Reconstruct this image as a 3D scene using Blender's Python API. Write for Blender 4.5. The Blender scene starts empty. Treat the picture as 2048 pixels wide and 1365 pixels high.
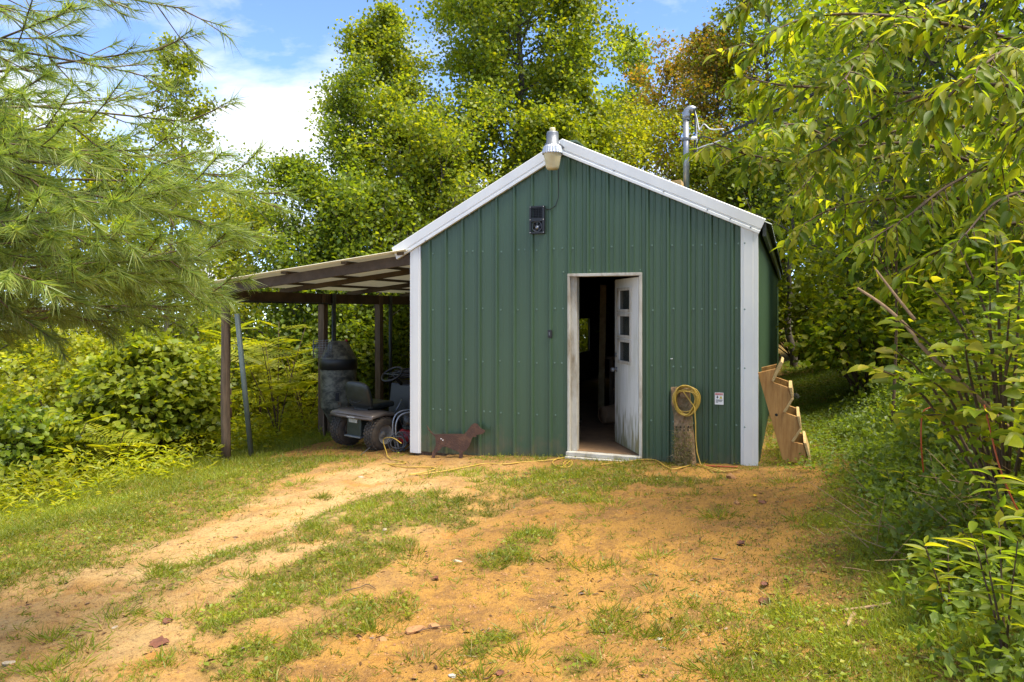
import bpy, math, random
import numpy as np
from mathutils import Vector, Matrix

# ------------------------------------------------------------------ camera, sky, sun, exposure
S = bpy.context.scene
C = S.collection
CAMZ, F, CX, HY = 1.6, 1440.0, 1024.0, 620.0
cam_d = bpy.data.cameras.new('camera'); cam = bpy.data.objects.new('camera', cam_d); C.objects.link(cam)
cam.location = (0, 0, CAMZ); cam.rotation_euler = (math.radians(90), 0, 0)
cam_d.sensor_width = 36; cam_d.lens = 36 * F / 2048; cam_d.shift_y = -62.5 / 2048
cam_d.clip_end = 2000; cam_d.clip_start = 0.05
S.camera = cam
SUN_TO = Vector((0.36, -0.18, 0.93)).normalized()
sun_el = math.asin(SUN_TO.z); sun_az = math.atan2(SUN_TO.x, SUN_TO.y)
sd = bpy.data.lights.new('sun', 'SUN'); sd.energy = 3.3; sd.angle = math.radians(34); sd.color = (1.0, 0.93, 0.80)
so = bpy.data.objects.new('sun', sd); C.objects.link(so)
so.rotation_euler = SUN_TO.to_track_quat('Z', 'Y').to_euler()
W = bpy.data.worlds.new('World'); S.world = W; W.use_nodes = True
wn, wl_ = W.node_tree.nodes, W.node_tree.links
wn.clear()
def wnode(t, **k):
    n = wn.new(t)
    for a, b in k.items(): setattr(n, a, b)
    return n
sky = wnode('ShaderNodeTexSky', sky_type='NISHITA', sun_disc=False)
sky.sun_elevation = sun_el; sky.sun_rotation = sun_az; sky.altitude = 4000; sky.air_density = 0.7; sky.dust_density = 0.1; sky.ozone_density = 3.5
tc = wnode('ShaderNodeTexCoord'); sep = wnode('ShaderNodeSeparateXYZ'); wl_.new(tc.outputs['Generated'], sep.inputs[0])
zz = wnode('ShaderNodeMath', operation='ADD'); zz.inputs[1].default_value = 0.22; wl_.new(sep.outputs[2], zz.inputs[0])
dx = wnode('ShaderNodeMath', operation='DIVIDE'); wl_.new(sep.outputs[0], dx.inputs[0]); wl_.new(zz.outputs[0], dx.inputs[1])
dy = wnode('ShaderNodeMath', operation='DIVIDE'); wl_.new(sep.outputs[1], dy.inputs[0]); wl_.new(zz.outputs[0], dy.inputs[1])
cmb = wnode('ShaderNodeCombineXYZ'); wl_.new(dx.outputs[0], cmb.inputs[0]); wl_.new(dy.outputs[0], cmb.inputs[1]); cmb.inputs[2].default_value = 8.6
cn = wnode('ShaderNodeTexNoise'); cn.inputs['Scale'].default_value = 1.25; cn.inputs['Detail'].default_value = 9; cn.inputs['Roughness'].default_value = 0.58; cn.inputs['Distortion'].default_value = 0.25
wl_.new(cmb.outputs[0], cn.inputs['Vector'])
cr = wnode('ShaderNodeValToRGB'); cr.color_ramp.elements[0].position = 0.46; cr.color_ramp.elements[1].position = 0.63
wl_.new(cn.outputs['Fac'], cr.inputs[0])
mixc = wnode('ShaderNodeMixRGB'); mixc.inputs[2].default_value = (2.6, 2.68, 2.8, 1)
wl_.new(cr.outputs[0], mixc.inputs[0]); wl_.new(sky.outputs[0], mixc.inputs[1])
bg = wnode('ShaderNodeBackground'); bg.inputs[1].default_value = 0.15; wl_.new(mixc.outputs[0], bg.inputs[0])
wo = wnode('ShaderNodeOutputWorld'); wl_.new(bg.outputs[0], wo.inputs[0])
S.view_settings.view_transform = 'Standard'; S.view_settings.look = 'None'
S.view_settings.exposure = 1.88; S.view_settings.gamma = 1.0
S.render.engine = 'CYCLES'
S.cycles.use_denoising = True
S.cycles.max_bounces = 7; S.cycles.diffuse_bounces = 4; S.cycles.glossy_bounces = 3; S.cycles.transmission_bounces = 4; S.cycles.transparent_max_bounces = 6

# ------------------------------------------------------------------ frames of reference
XL, YL = -1.246, 8.93                     # front left corner of the shed
TH = math.radians(21.2); CO, SI = math.cos(TH), math.sin(TH)
WID, LEN = 4.065, 12.0
def b2w(u, v, z=0.0): return Vector((XL + u*CO + v*SI, YL - u*SI + v*CO, z))
def w2b(X, Y): return (X-XL)*CO - (Y-YL)*SI, (X-XL)*SI + (Y-YL)*CO
def at(px, py, Y): return Vector(((px-CX)/F*Y, Y, CAMZ + (HY-py)/F*Y))
def wl(px, py, v=0.0):
    """pixel -> (u, z) on the plane parallel to the shed front at depth v"""
    r = (px-CX)/F
    u = (r*(YL+v*CO) - XL - v*SI)/(CO + r*SI)
    Y = YL - u*SI + v*CO
    return u, CAMZ + (HY-py)/F*Y
# value noise
def vnoise(x, y, seed=0):
    x = np.asarray(x, float); y = np.asarray(y, float)
    xi = np.floor(x).astype(np.int64); yi = np.floor(y).astype(np.int64); fx = x-xi; fy = y-yi
    fx = fx*fx*(3-2*fx); fy = fy*fy*(3-2*fy)
    def h(a, b):
        n = (a*374761393 + b*668265263 + seed*982451653) & 0x7fffffff
        n = ((n ^ (n >> 13))*1274126177) & 0x7fffffff
        return ((n ^ (n >> 16)) & 0xffff)/65535.0
    return (h(xi,yi)*(1-fx)+h(xi+1,yi)*fx)*(1-fy) + (h(xi,yi+1)*(1-fx)+h(xi+1,yi+1)*fx)*fy
def fbm(x, y, seed=0, o=4):
    t = 0; a = .5
    for i in range(o):
        t = t + a*vnoise(np.asarray(x)*2**i, np.asarray(y)*2**i, seed+i*17); a *= .5
    return t/(1-.5**o)
_ku = [-60,-14,-8,-5,-3,-1.5,0,2,4.07,4.7,5.3,6.2,7.6,12,20,60]
_kz = [-7,-3.0,-1.5,-.85,-.51,-.33,-.19,-.08,0.0,.05,.20,.75,1.5,2.8,4.6,8]
_uu = np.linspace(-60, 60, 4801); _zz = np.interp(_uu, _ku, _kz)
_k = np.hanning(33); _zz = np.convolve(np.pad(_zz, 16, mode='edge'), _k/_k.sum(), 'valid')
def zg(X, Y, fine=True):
    X = np.asarray(X, float); Y = np.asarray(Y, float)
    u = (X-XL)*CO - (Y-YL)*SI; v = (X-XL)*SI + (Y-YL)*CO
    z = np.interp(u, _uu, _zz) + 0.012*np.clip(v, 0, 40)*np.clip((u+1)/5, 0, 1)
    inside = (u > .4) & (u < WID-.5) & (v > .06) & (v < LEN-.6)
    n = 0.10*(fbm(u/1.3, v/3.0, 3)-.5) + 0.045*(fbm(X/.28, Y/.28, 9)-.5)
    rut = np.exp(-((u-.55-.12*np.sin(v*.7))/.17)**2) + np.exp(-((u-2.05-.10*np.sin(v*.6+1))/.17)**2); z = z - .035*rut*np.clip((-.6-v)/1.5, 0, 1)*(.5+vnoise(u/.5, v/.7, 66))
    if fine: n = n + 0.040*(fbm(X/.085, Y/.085, 21, 3)-.5)*np.clip(2.2*vnoise(X/.6, Y/.6, 88)-.25, .25, 1.6)
    z = z + n*np.where(v > -.3, .5, 1)
    return np.where(inside, np.minimum(z, -.12), z)
def gz(X, Y): return float(zg(X, Y, False))
def G(px, py):
    """where the ray through a pixel meets the ground"""
    lo, hi = 1.0, 60.0
    for Y in np.arange(1.0, 60, .05):
        p = at(px, py, Y)
        if p.z < gz(p.x, p.y): hi = Y; lo = Y-.05; break
    for _ in range(12):
        m = (lo+hi)/2; p = at(px, py, m)
        if p.z < gz(p.x, p.y): hi = m
        else: lo = m
    p = at(px, py, hi); p.z = gz(p.x, p.y); return p

# ------------------------------------------------------------------ materials
def principled(name, col, rough=.6, metal=0., spec=.5):
    m = bpy.data.materials.new(name); m.use_nodes = True
    b = m.node_tree.nodes['Principled BSDF']
    b.inputs['Base Color'].default_value = (*col, 1); b.inputs['Roughness'].default_value = rough
    b.inputs['Metallic'].default_value = metal; b.inputs['Specular IOR Level'].default_value = spec
    return m
def worn(name, c1, c2, scale=6., rough=.6, metal=0., bump=.2, bscale=40., stretch=(1,1,1), lo=.35, hi=.65, rvar=.15, spec=.4, detail=6):
    """two-tone noise material with bump"""
    m = principled(name, c1, rough, metal, spec); nt = m.node_tree; N = nt.nodes; K = nt.links; b = N['Principled BSDF']
    tc = N.new('ShaderNodeTexCoord'); mp = N.new('ShaderNodeMapping'); mp.inputs['Scale'].default_value = stretch
    K.new(tc.outputs['Object'], mp.inputs[0])
    n = N.new('ShaderNodeTexNoise'); n.inputs['Scale'].default_value = scale; n.inputs['Detail'].default_value = detail; n.inputs['Roughness'].default_value = .65
    K.new(mp.outputs[0], n.inputs['Vector'])
    r = N.new('ShaderNodeValToRGB'); r.color_ramp.elements[0].position = lo; r.color_ramp.elements[1].position = hi
    r.color_ramp.elements[0].color = (*c1, 1); r.color_ramp.elements[1].color = (*c2, 1)
    K.new(n.outputs['Fac'], r.inputs[0]); K.new(r.outputs[0], b.inputs['Base Color'])
    mr = N.new('ShaderNodeMapRange'); mr.inputs['To Min'].default_value = rough-rvar; mr.inputs['To Max'].default_value = rough+rvar
    K.new(n.outputs['Fac'], mr.inputs[0]); K.new(mr.outputs[0], b.inputs['Roughness'])
    if bump:
        n2 = N.new('ShaderNodeTexNoise'); n2.inputs['Scale'].default_value = bscale; n2.inputs['Detail'].default_value = 5
        K.new(mp.outputs[0], n2.inputs['Vector'])
        bp = N.new('ShaderNodeBump'); bp.inputs['Strength'].default_value = bump; bp.inputs['Distance'].default_value = .01
        K.new(n2.outputs['Fac'], bp.inputs['Height']); K.new(bp.outputs[0], b.inputs['Normal'])
    return m
def leafmat(name, cols, transl=.45, tcol=None, rough=.45, spec=.35):
    """cols: colours picked at random for each leaf"""
    m = bpy.data.materials.new(name); m.use_nodes = True; nt = m.node_tree; N = nt.nodes; K = nt.links
    b = N['Principled BSDF']; out = N['Material Output']
    g = N.new('ShaderNodeNewGeometry')
    r = N.new('ShaderNodeValToRGB'); e = r.color_ramp.elements
    while len(e) < len(cols): e.new(.5)
    for i, c in enumerate(cols): e[i].position = i/(len(cols)-1); e[i].color = (*c, 1)
    oi = N.new('ShaderNodeObjectInfo'); ad = N.new('ShaderNodeMath'); ad.operation = 'ADD'; fr = N.new('ShaderNodeMath'); fr.operation = 'FRACT'
    K.new(g.outputs['Random Per Island'], ad.inputs[0]); K.new(oi.outputs['Random'], ad.inputs[1]); K.new(ad.outputs[0], fr.inputs[0]); K.new(fr.outputs[0], r.inputs[0])
    # slow clump to clump variation over the crown
    tc = N.new('ShaderNodeTexCoord'); no = N.new('ShaderNodeTexNoise'); no.inputs['Scale'].default_value = .9; no.inputs['Detail'].default_value = 2
    K.new(tc.outputs['Object'], no.inputs['Vector'])
    hs = N.new('ShaderNodeHueSaturation'); K.new(r.outputs[0], hs.inputs['Color'])
    mr = N.new('ShaderNodeMapRange'); mr.inputs[1].default_value = .3; mr.inputs[2].default_value = .7; mr.inputs['To Min'].default_value = .7; mr.inputs['To Max'].default_value = 1.3
    K.new(no.outputs['Fac'], mr.inputs[0]); K.new(mr.outputs[0], hs.inputs['Value'])
    K.new(hs.outputs[0], b.inputs['Base Color']); b.inputs['Roughness'].default_value = rough; b.inputs['Specular IOR Level'].default_value = spec
    t = N.new('ShaderNodeBsdfTranslucent')
    mx = N.new('ShaderNodeMixRGB'); mx.blend_type = 'MULTIPLY'; mx.inputs[0].default_value = 1
    mx.inputs[2].default_value = (*(tcol or (1.9, 1.75, .5)), 1)
    K.new(hs.outputs[0], mx.inputs[1]); K.new(mx.outputs[0], t.inputs[0])
    ms = N.new('ShaderNodeMixShader'); ms.inputs[0].default_value = transl
    K.new(b.outputs[0], ms.inputs[1]); K.new(t.outputs[0], ms.inputs[2]); K.new(ms.outputs[0], out.inputs['Surface'])
    return m
M = {}
def siding_mat():
    m = principled('green_painted_steel', (.04,.08,.05), .42, 0, .45); nt = m.node_tree; N = nt.nodes; K = nt.links; b = N['Principled BSDF']
    tc = N.new('ShaderNodeTexCoord')
    def noise(sc, scale, d=5):
        mp = N.new('ShaderNodeMapping'); mp.inputs['Scale'].default_value = sc; K.new(tc.outputs['Object'], mp.inputs[0])
        n = N.new('ShaderNodeTexNoise'); n.inputs['Scale'].default_value = scale; n.inputs['Detail'].default_value = d; K.new(mp.outputs[0], n.inputs['Vector']); return n.outputs['Fac']
    def ramp(f, a, c, c1, c2):
        r = N.new('ShaderNodeValToRGB'); r.color_ramp.elements[0].position = a; r.color_ramp.elements[1].position = c; r.color_ramp.elements[0].color = c1; r.color_ramp.elements[1].color = c2; K.new(f, r.inputs[0]); return r.outputs[0]
    def mix(f, a, c):
        x = N.new('ShaderNodeMixRGB')
        for i, q in enumerate((f, a, c)):
            if isinstance(q, tuple): x.inputs[i].default_value = q
            elif isinstance(q, float): x.inputs[i].default_value = q
            else: K.new(q, x.inputs[i])
        return x.outputs[0]
    col = ramp(noise((1,1,.3), 1.1), .3, .7, (.040,.076,.038,1), (.050,.092,.046,1))
    col = mix(ramp(noise((22,22,.5), 1.0), .55, .80, (0,0,0,1), (.35,.35,.35,1)), col, (.065,.108,.070,1))
    col = mix(ramp(noise((9,9,9), 3.0), .68, .78, (0,0,0,1), (.35,.35,.35,1)), col, (.10,.14,.11,1))
    sp = N.new('ShaderNodeSeparateXYZ'); K.new(tc.outputs['Object'], sp.inputs[0])
    mr = N.new('ShaderNodeMapRange'); mr.inputs[1].default_value = -.14; mr.inputs[2].default_value = .42; mr.inputs['To Min'].default_value = .32; mr.inputs['To Max'].default_value = -.25; K.new(sp.outputs[2], mr.inputs[0])
    ad = N.new('ShaderNodeMath'); ad.operation = 'ADD'; K.new(mr.outputs[0], ad.inputs[0]); K.new(noise((1,1,1), 7., 8), ad.inputs[1])
    col = mix(ramp(ad.outputs[0], .55, .95, (0,0,0,1), (.7,.7,.7,1)), col, (.13,.105,.06,1))
    oi = N.new('ShaderNodeObjectInfo'); hs = N.new('ShaderNodeHueSaturation'); m2 = N.new('ShaderNodeMapRange'); m2.inputs['To Min'].default_value = .93; m2.inputs['To Max'].default_value = 1.08
    K.new(oi.outputs['Random'], m2.inputs[0]); K.new(m2.outputs[0], hs.inputs['Value']); K.new(col, hs.inputs['Color']); K.new(hs.outputs[0], b.inputs['Base Color'])
    bp = N.new('ShaderNodeBump'); bp.inputs['Strength'].default_value = .25; bp.inputs['Distance'].default_value = .02; K.new(noise((1,1,.35), 3.5, 2), bp.inputs['Height']); K.new(bp.outputs[0], b.inputs['Normal'])
    return m
M['green'] = siding_mat()
M['white'] = worn('white_painted_steel', (.60,.60,.585), (.68,.675,.645), 2.5, .42, 0, .05, 5, (1,1,.4), .3, .6, .1)
M['roof'] = worn('roof_steel', (.05,.09,.06), (.08,.11,.08), 2, .5)
M['screw'] = principled('screw_metal', (.14,.21,.16), .4, .3)
M['oldwhite'] = worn('flaking_white_paint', (.50,.47,.40), (.24,.19,.12), 7, .7, 0, .5, 60, (1,1,.3), .46, .70)
M['doorpaint'] = worn('stained_door_paint', (.66,.65,.60), (.46,.46,.36), 4, .5, 0, .1, 40, (3,3,.45), .48, .8)
_n = M['doorpaint'].node_tree.nodes; _k = M['doorpaint'].node_tree.links; _b = _n['Principled BSDF']; _src = _b.inputs['Base Color'].links[0].from_socket
_tc = _n.new('ShaderNodeTexCoord'); _sp = _n.new('ShaderNodeSeparateXYZ'); _k.new(_tc.outputs['Object'], _sp.inputs[0])
_mr = _n.new('ShaderNodeMapRange'); _mr.inputs[1].default_value = 0.; _mr.inputs[2].default_value = .75; _mr.inputs['To Min'].default_value = .38; _mr.inputs['To Max'].default_value = -.2; _k.new(_sp.outputs[2], _mr.inputs[0])
_mp = _n.new('ShaderNodeMapping'); _mp.inputs['Scale'].default_value = (9,9,2); _k.new(_tc.outputs['Object'], _mp.inputs[0]); _no = _n.new('ShaderNodeTexNoise'); _no.inputs['Scale'].default_value = 2.2; _no.inputs['Detail'].default_value = 7; _k.new(_mp.outputs[0], _no.inputs['Vector'])
_ad = _n.new('ShaderNodeMath'); _ad.operation = 'ADD'; _k.new(_mr.outputs[0], _ad.inputs[0]); _k.new(_no.outputs['Fac'], _ad.inputs[1])
_rp = _n.new('ShaderNodeValToRGB'); _rp.color_ramp.elements[0].position = .55; _rp.color_ramp.elements[1].position = .85; _k.new(_ad.outputs[0], _rp.inputs[0])
_mx = _n.new('ShaderNodeMixRGB'); _mx.inputs[2].default_value = (.24,.21,.10,1); _k.new(_rp.outputs[0], _mx.inputs[0]); _k.new(_src, _mx.inputs[1]); _k.new(_mx.outputs[0], _b.inputs['Base Color'])
M['glass'] = worn('dirty_dark_glass', (.03,.035,.03), (.10,.10,.08), 9, .18, 0, .05, 20, (1,1,1), .5, .8, .1, .6)
M['wood'] = worn('weathered_post_wood', (.16,.105,.06), (.075,.05,.03), 5, .85, 0, .6, 30, (6,6,.5))
M['darkwood'] = worn('dark_rafter_wood', (.095,.064,.04), (.055,.038,.024), 4, .85, 0, .5, 30, (1,1,1))
M['pine'] = worn('treated_pine', (.42,.225,.066), (.27,.125,.032), 2.6, .65, 0, .3, 30, (11,1,1.2), .38, .66)
M['pine_end'] = worn('sawn_pine_end', (.47,.33,.14), (.36,.23,.09), 12, .75, 0, .2, 60)
M['tin'] = worn('galvanised_sheet', (.42,.42,.38), (.28,.26,.20), 2.5, .45, .55, .1, 10)
M['tinunder'] = worn('pale_sheet_underside', (.62,.58,.45), (.50,.45,.33), 2.5, .6, .1, .1, 10)
_nt = M['tinunder'].node_tree; _t = _nt.nodes.new('ShaderNodeBsdfTranslucent'); _t.inputs[0].default_value = (.62,.58,.42,1); _m = _nt.nodes.new('ShaderNodeMixShader'); _m.inputs[0].default_value = .07
_nt.links.new(_nt.nodes['Principled BSDF'].outputs[0], _m.inputs[1]); _nt.links.new(_t.outputs[0], _m.inputs[2]); _nt.links.new(_m.outputs[0], _nt.nodes['Material Output'].inputs['Surface'])  # slight translucency added to brighten the underside of the lean-to roof
M['galv'] = worn('galvanised_pipe', (.30,.31,.33), (.22,.23,.25), 7, .42, .7, .1, 40)
M['grey'] = worn('grey_lamp_casing', (.16,.17,.19), (.11,.12,.13), 9, .45, .3)
M['alu'] = worn('cast_aluminium', (.55,.56,.57), (.42,.43,.45), 14, .38, .7)
M['lens'] = worn('yellowed_lamp_lens', (.66,.58,.36), (.52,.42,.22), 7, .28, 0, .05, 30)
M['black'] = worn('black_plastic', (.012,.012,.013), (.022,.022,.022), 8, .42, 0, .1)
M['vinyl'] = worn('black_vinyl_seat', (.014,.016,.015), (.028,.030,.028), 6, .38, 0, .12, 60)
M['tyre'] = worn('tyre_rubber', (.030,.026,.022), (.085,.062,.040), 8, .85, 0, .3, 60)
M['rim'] = worn('pale_rim_paint', (.45,.43,.38), (.28,.24,.18), 10, .5, .2)
M['taupe'] = worn('dusty_taupe_mower_paint', (.095,.074,.062), (.15,.122,.10), 4, .32, .25, .05, 20)
M['dkgreen'] = worn('dark_green_black_paint', (.022,.028,.024), (.04,.045,.04), 4, .35)
M['barrel'] = worn('camouflage_barrel', (.032,.032,.026), (.16,.15,.11), 7, .45, 0, .1, 20, (1,1,1.6), .42, .62)
M['red'] = worn('red_tank_paint', (.22,.012,.02), (.30,.03,.03), 8, .3)
M['rust'] = worn('rusty_steel_plate', (.060,.029,.019), (.17,.085,.045), 9, .8, .1, .5, 90, (1,1,1), .45, .85)
M['bark'] = worn('grey_bark', (.115,.095,.075), (.055,.045,.035), 5, .9, 0, .8, 20, (3,3,.6))
M['twig'] = worn('brown_twig_bark', (.12,.075,.04), (.07,.045,.028), 12, .85, 0, .5, 60)
M['deadwood'] = worn('pale_dead_wood', (.34,.22,.12), (.20,.12,.065), 9, .85, 0, .5, 60)
M['rot'] = worn('rotten_mossy_timber', (.27,.165,.085), (.10,.085,.04), 7, .95, 0, .9, 45, (1,1,.8), .4, .62)
M['near_black'] = principled('near_black_tone', (.008,.007,.006), .95)  # near-black tone; on the timber discs it stands in for hole shade
M['yellow'] = worn('yellow_cord', (.46,.30,.04), (.36,.23,.04), 20, .5, 0, 0)
M['orange'] = worn('orange_cable', (.40,.075,.018), (.30,.055,.018), 14, .5, 0, 0)
M['cable'] = principled('black_cable', (.014,.014,.015), .5)
M['ghose'] = worn('grey_hose', (.05,.05,.05), (.09,.09,.09), 20, .5)
M['wirew'] = principled('pale_wire', (.5,.5,.5), .5)
M['greenpole'] = worn('green_grey_pipe', (.085,.115,.105), (.13,.15,.13), 6, .6, .2)
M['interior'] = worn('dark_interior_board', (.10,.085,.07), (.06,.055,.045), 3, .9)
M['floorwood'] = worn('dusty_plywood_floor', (.27,.155,.075), (.17,.10,.05), 3, .85, 0, .3, 40)
M['cardboard'] = worn('tan_bucket', (.38,.23,.12), (.28,.16,.08), 7, .8)
M['signwhite'] = principled('sign_white', (.75,.75,.74), .4)
M['signred'] = principled('sign_red', (.45,.03,.03), .4)
M['signblack'] = principled('sign_black', (.015,.015,.015), .5)
M['signyellow'] = principled('sign_yellow', (.65,.48,.02), .4)
M['rock'] = worn('orange_brown_stone', (.34,.17,.065), (.20,.10,.045), 16, .9, 0, .8, 60)
M['palerock'] = worn('pale_quartz_stone', (.38,.31,.22), (.28,.21,.14), 16, .85, 0, .6, 60)
M['deadleaf'] = worn('dead_brown_leaf', (.17,.055,.025), (.08,.035,.02), 18, .7, 0, .4, 60)
M['redleaf'] = worn('dead_red_leaf', (.17,.06,.028), (.09,.035,.02), 18, .7, 0, .4, 60)
M['yleaf'] = worn('yellow_fallen_leaf', (.62,.38,.02), (.5,.3,.02), 18, .6)
M['scrap'] = worn('pale_scrap', (.40,.37,.32), (.30,.26,.20), 20, .8)
# foliage
G0, G1, G2, Y1, Y2, O1 = (.056,.094,.013), (.098,.150,.014), (.158,.208,.015), (.235,.262,.016), (.33,.31,.018), (.33,.18,.03)
M['leaf_mid'] = leafmat('leaf_mid_green', [G0, G1, G2, G1, G2, Y1], .5)
M['leaf_dark'] = leafmat('leaf_dark_green', [G0, G1, G1, G2, Y1], .5)
M['leaf_yel'] = leafmat('leaf_yellow_green', [G1, G2, Y1, G2, Y1, Y1], .5)
M['leaf_bright'] = leafmat('leaf_bright_yellow', [G2, Y1, Y1, Y2], .5)
M['leaf_rust'] = leafmat('leaf_rusty', [G1, (.13,.11,.02), O1, (.17,.12,.02), Y1, (.22,.12,.03)], .45)
M['leaf_pop'] = leafmat('leaf_poplar', [G0, G1, G2, G2, Y1, G2, Y1, G2, Y2], .5)
M['leaf_near'] = leafmat('leaf_near_green', [(.08,.135,.013), (.135,.20,.016), (.185,.245,.018), (.25,.285,.018), (.31,.29,.03)], .62, (1.9,1.75,.55), .45, .22)
M['leaf_bank'] = leafmat('leaf_bank_green', [G1, (.10,.155,.022), (.14,.19,.025), (.11,.16,.04), G2], .5)
M['needle'] = leafmat('pine_needle', [(.115,.175,.042), (.155,.22,.045), (.20,.26,.048), (.28,.30,.07)], .45, (1.6,1.6,.65), .4, .5)
M['needle_blue'] = leafmat('pine_needle_blue', [(.05,.085,.05), (.08,.12,.07)], .25, (1.4,1.4,.9))
M['grass'] = leafmat('grass_blades', [(.10,.145,.015), (.155,.20,.017), (.20,.235,.018), (.27,.26,.03)], .45, (1.8,1.65,.5))
M['grass_bright'] = leafmat('tall_bright_weeds', [(.15,.20,.014), (.22,.25,.016), (.31,.30,.018)], .5)
M['straw'] = leafmat('dry_straw', [(.32,.24,.12), (.22,.15,.07), (.40,.32,.17)], .2, (1.2,1.1,.8))
M['debris'] = leafmat('dark_litter', [(.06,.03,.012), (.12,.06,.025), (.20,.11,.05), (.035,.022,.012)], .05, (1,1,1))
M['moss'] = leafmat('yellow_moss', [(.13,.15,.015), (.19,.18,.02), (.09,.12,.015)], .2, (1.3,1.3,.6))

# ------------------------------------------------------------------ mesh helpers
def finish(o, parent=None, label=None, cat=None, group=None, kind=None):
    C.objects.link(o)
    if parent: o.parent = parent
    if label: o['label'] = label
    if cat: o['category'] = cat
    if group: o['group'] = group
    if kind: o['kind'] = kind
    return o
def empty(name, loc, rz=0., label=None, cat=None, group=None):
    o = bpy.data.objects.new(name, None); o.location = loc; o.rotation_euler = (0, 0, rz); o.empty_display_size = .1
    return finish(o, None, label, cat, group)
class MB:
    def __init__(s): s.v = []; s.f = []; s.sm = []
    def add(s, vs, fs, smooth=False):
        n = len(s.v); s.v += [tuple(p) for p in vs]; s.f += [tuple(i+n for i in f) for f in fs]; s.sm += [smooth]*len(fs); return s
    def box(s, lo, hi, mtx=None):
        x0,y0,z0 = lo; x1,y1,z1 = hi
        vs = [(x0,y0,z0),(x1,y0,z0),(x1,y1,z0),(x0,y1,z0),(x0,y0,z1),(x1,y0,z1),(x1,y1,z1),(x0,y1,z1)]
        if mtx: vs = [mtx @ Vector(p) for p in vs]
        return s.add(vs, [(0,3,2,1),(4,5,6,7),(0,1,5,4),(1,2,6,5),(2,3,7,6),(3,0,4,7)])
    def bar(s, p0, p1, w, h, up=(0,0,1)):
        p0, p1 = Vector(p0), Vector(p1); d = (p1-p0); L = d.length; d.normalize()
        x = d.cross(Vector(up)); x = x.normalized() if x.length > 1e-5 else Vector((1,0,0)); z = x.cross(d)
        m = Matrix(((x.x,d.x,z.x,p0.x),(x.y,d.y,z.y,p0.y),(x.z,d.z,z.z,p0.z),(0,0,0,1)))
        return s.box((-w/2,0,-h/2),(w/2,L,h/2), m)
    def tube(s, pts, r, n=8, cap=True):
        pts = [Vector(p) for p in pts]; k = len(pts)
        rs = r if hasattr(r, '__len__') else [r]*k
        vs = []; ref = None
        for i, p in enumerate(pts):
            d = (pts[min(i+1,k-1)]-pts[max(i-1,0)]).normalized()
            if ref is None: ref = d.orthogonal().normalized()
            ref = (ref - d*ref.dot(d)); ref = ref.normalized() if ref.length > 1e-6 else d.orthogonal().normalized()
            b = d.cross(ref)
            for j in range(n):
                a = 2*math.pi*j/n; vs.append(p + (ref*math.cos(a)+b*math.sin(a))*rs[i])
        fs = [(i*n+j, i*n+(j+1)%n, (i+1)*n+(j+1)%n, (i+1)*n+j) for i in range(k-1) for j in range(n)]
        s.add(vs, fs, True)
        if cap:
            b0 = len(s.v)-len(vs); s.f += [tuple(b0+j for j in range(n))[::-1], tuple(b0+(k-1)*n+j for j in range(n))]; s.sm += [False, False]
        return s
    def lathe(s, prof, n=24, o=(0,0,0), axis='z', mtx=None, smooth=True):
        vs = []
        for (r, h) in prof:
            for j in range(n):
                a = 2*math.pi*j/n; c, q = r*math.cos(a), r*math.sin(a)
                p = (c,q,h) if axis == 'z' else ((h,c,q) if axis == 'x' else (q,h,c))
                p = Vector(p) + Vector(o); vs.append(mtx @ p if mtx else p)
        k = len(prof)
        fs = [(i*n+j, i*n+(j+1)%n, (i+1)*n+(j+1)%n, (i+1)*n+j) for i in range(k-1) for j in range(n)]
        return s.add(vs, fs, smooth)
    def prism(s, poly, t, fn):
        """2-D outline, thickness t; fn(a, b, w) -> point"""
        n = len(poly)
        vs = [fn(a, b, 0) for a, b in poly] + [fn(a, b, t) for a, b in poly]
        fs = [tuple(range(n))[::-1], tuple(range(n, 2*n))] + [(i, (i+1)%n, n+(i+1)%n, n+i) for i in range(n)]
        return s.add(vs, fs)
    def mesh(s, name, mat=None):
        me = bpy.data.meshes.new(name); me.from_pydata(s.v, [], s.f); me.polygons.foreach_set('use_smooth', s.sm)
        if mat: me.materials.append(mat)
        me.update(); return me
    def build(s, name, mat, parent=None, bevel=0., fixn=True, **tags):
        me = s.mesh(name, mat)
        if fixn:
            import bmesh
            bm = bmesh.new(); bm.from_mesh(me); bmesh.ops.recalc_face_normals(bm, faces=bm.faces); bm.to_mesh(me); bm.free()
        o = bpy.data.objects.new(name, me); finish(o, parent, **tags)
        if bevel:
            m = o.modifiers.new('bevel', 'BEVEL'); m.width = bevel; m.segments = 2; m.limit_method = 'ANGLE'; m.angle_limit = math.radians(40)
        return o
def np_mesh(name, V, T, mat, smooth=False):
    """V (n,3), T (m,3) triangles"""
    me = bpy.data.meshes.new(name); n, m = len(V), len(T)
    me.vertices.add(n); me.vertices.foreach_set('co', np.asarray(V, np.float32).ravel())
    me.loops.add(m*3); me.loops.foreach_set('vertex_index', np.asarray(T, np.int32).ravel())
    me.polygons.add(m); me.polygons.foreach_set('loop_start', np.arange(m, dtype=np.int32)*3)
    if smooth: me.polygons.foreach_set('use_smooth', np.ones(m, bool))
    if mat: me.materials.append(mat)
    me.update(calc_edges=True); return me
def nrm(a): return a/np.maximum(np.linalg.norm(a, axis=-1, keepdims=True), 1e-9)
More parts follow.
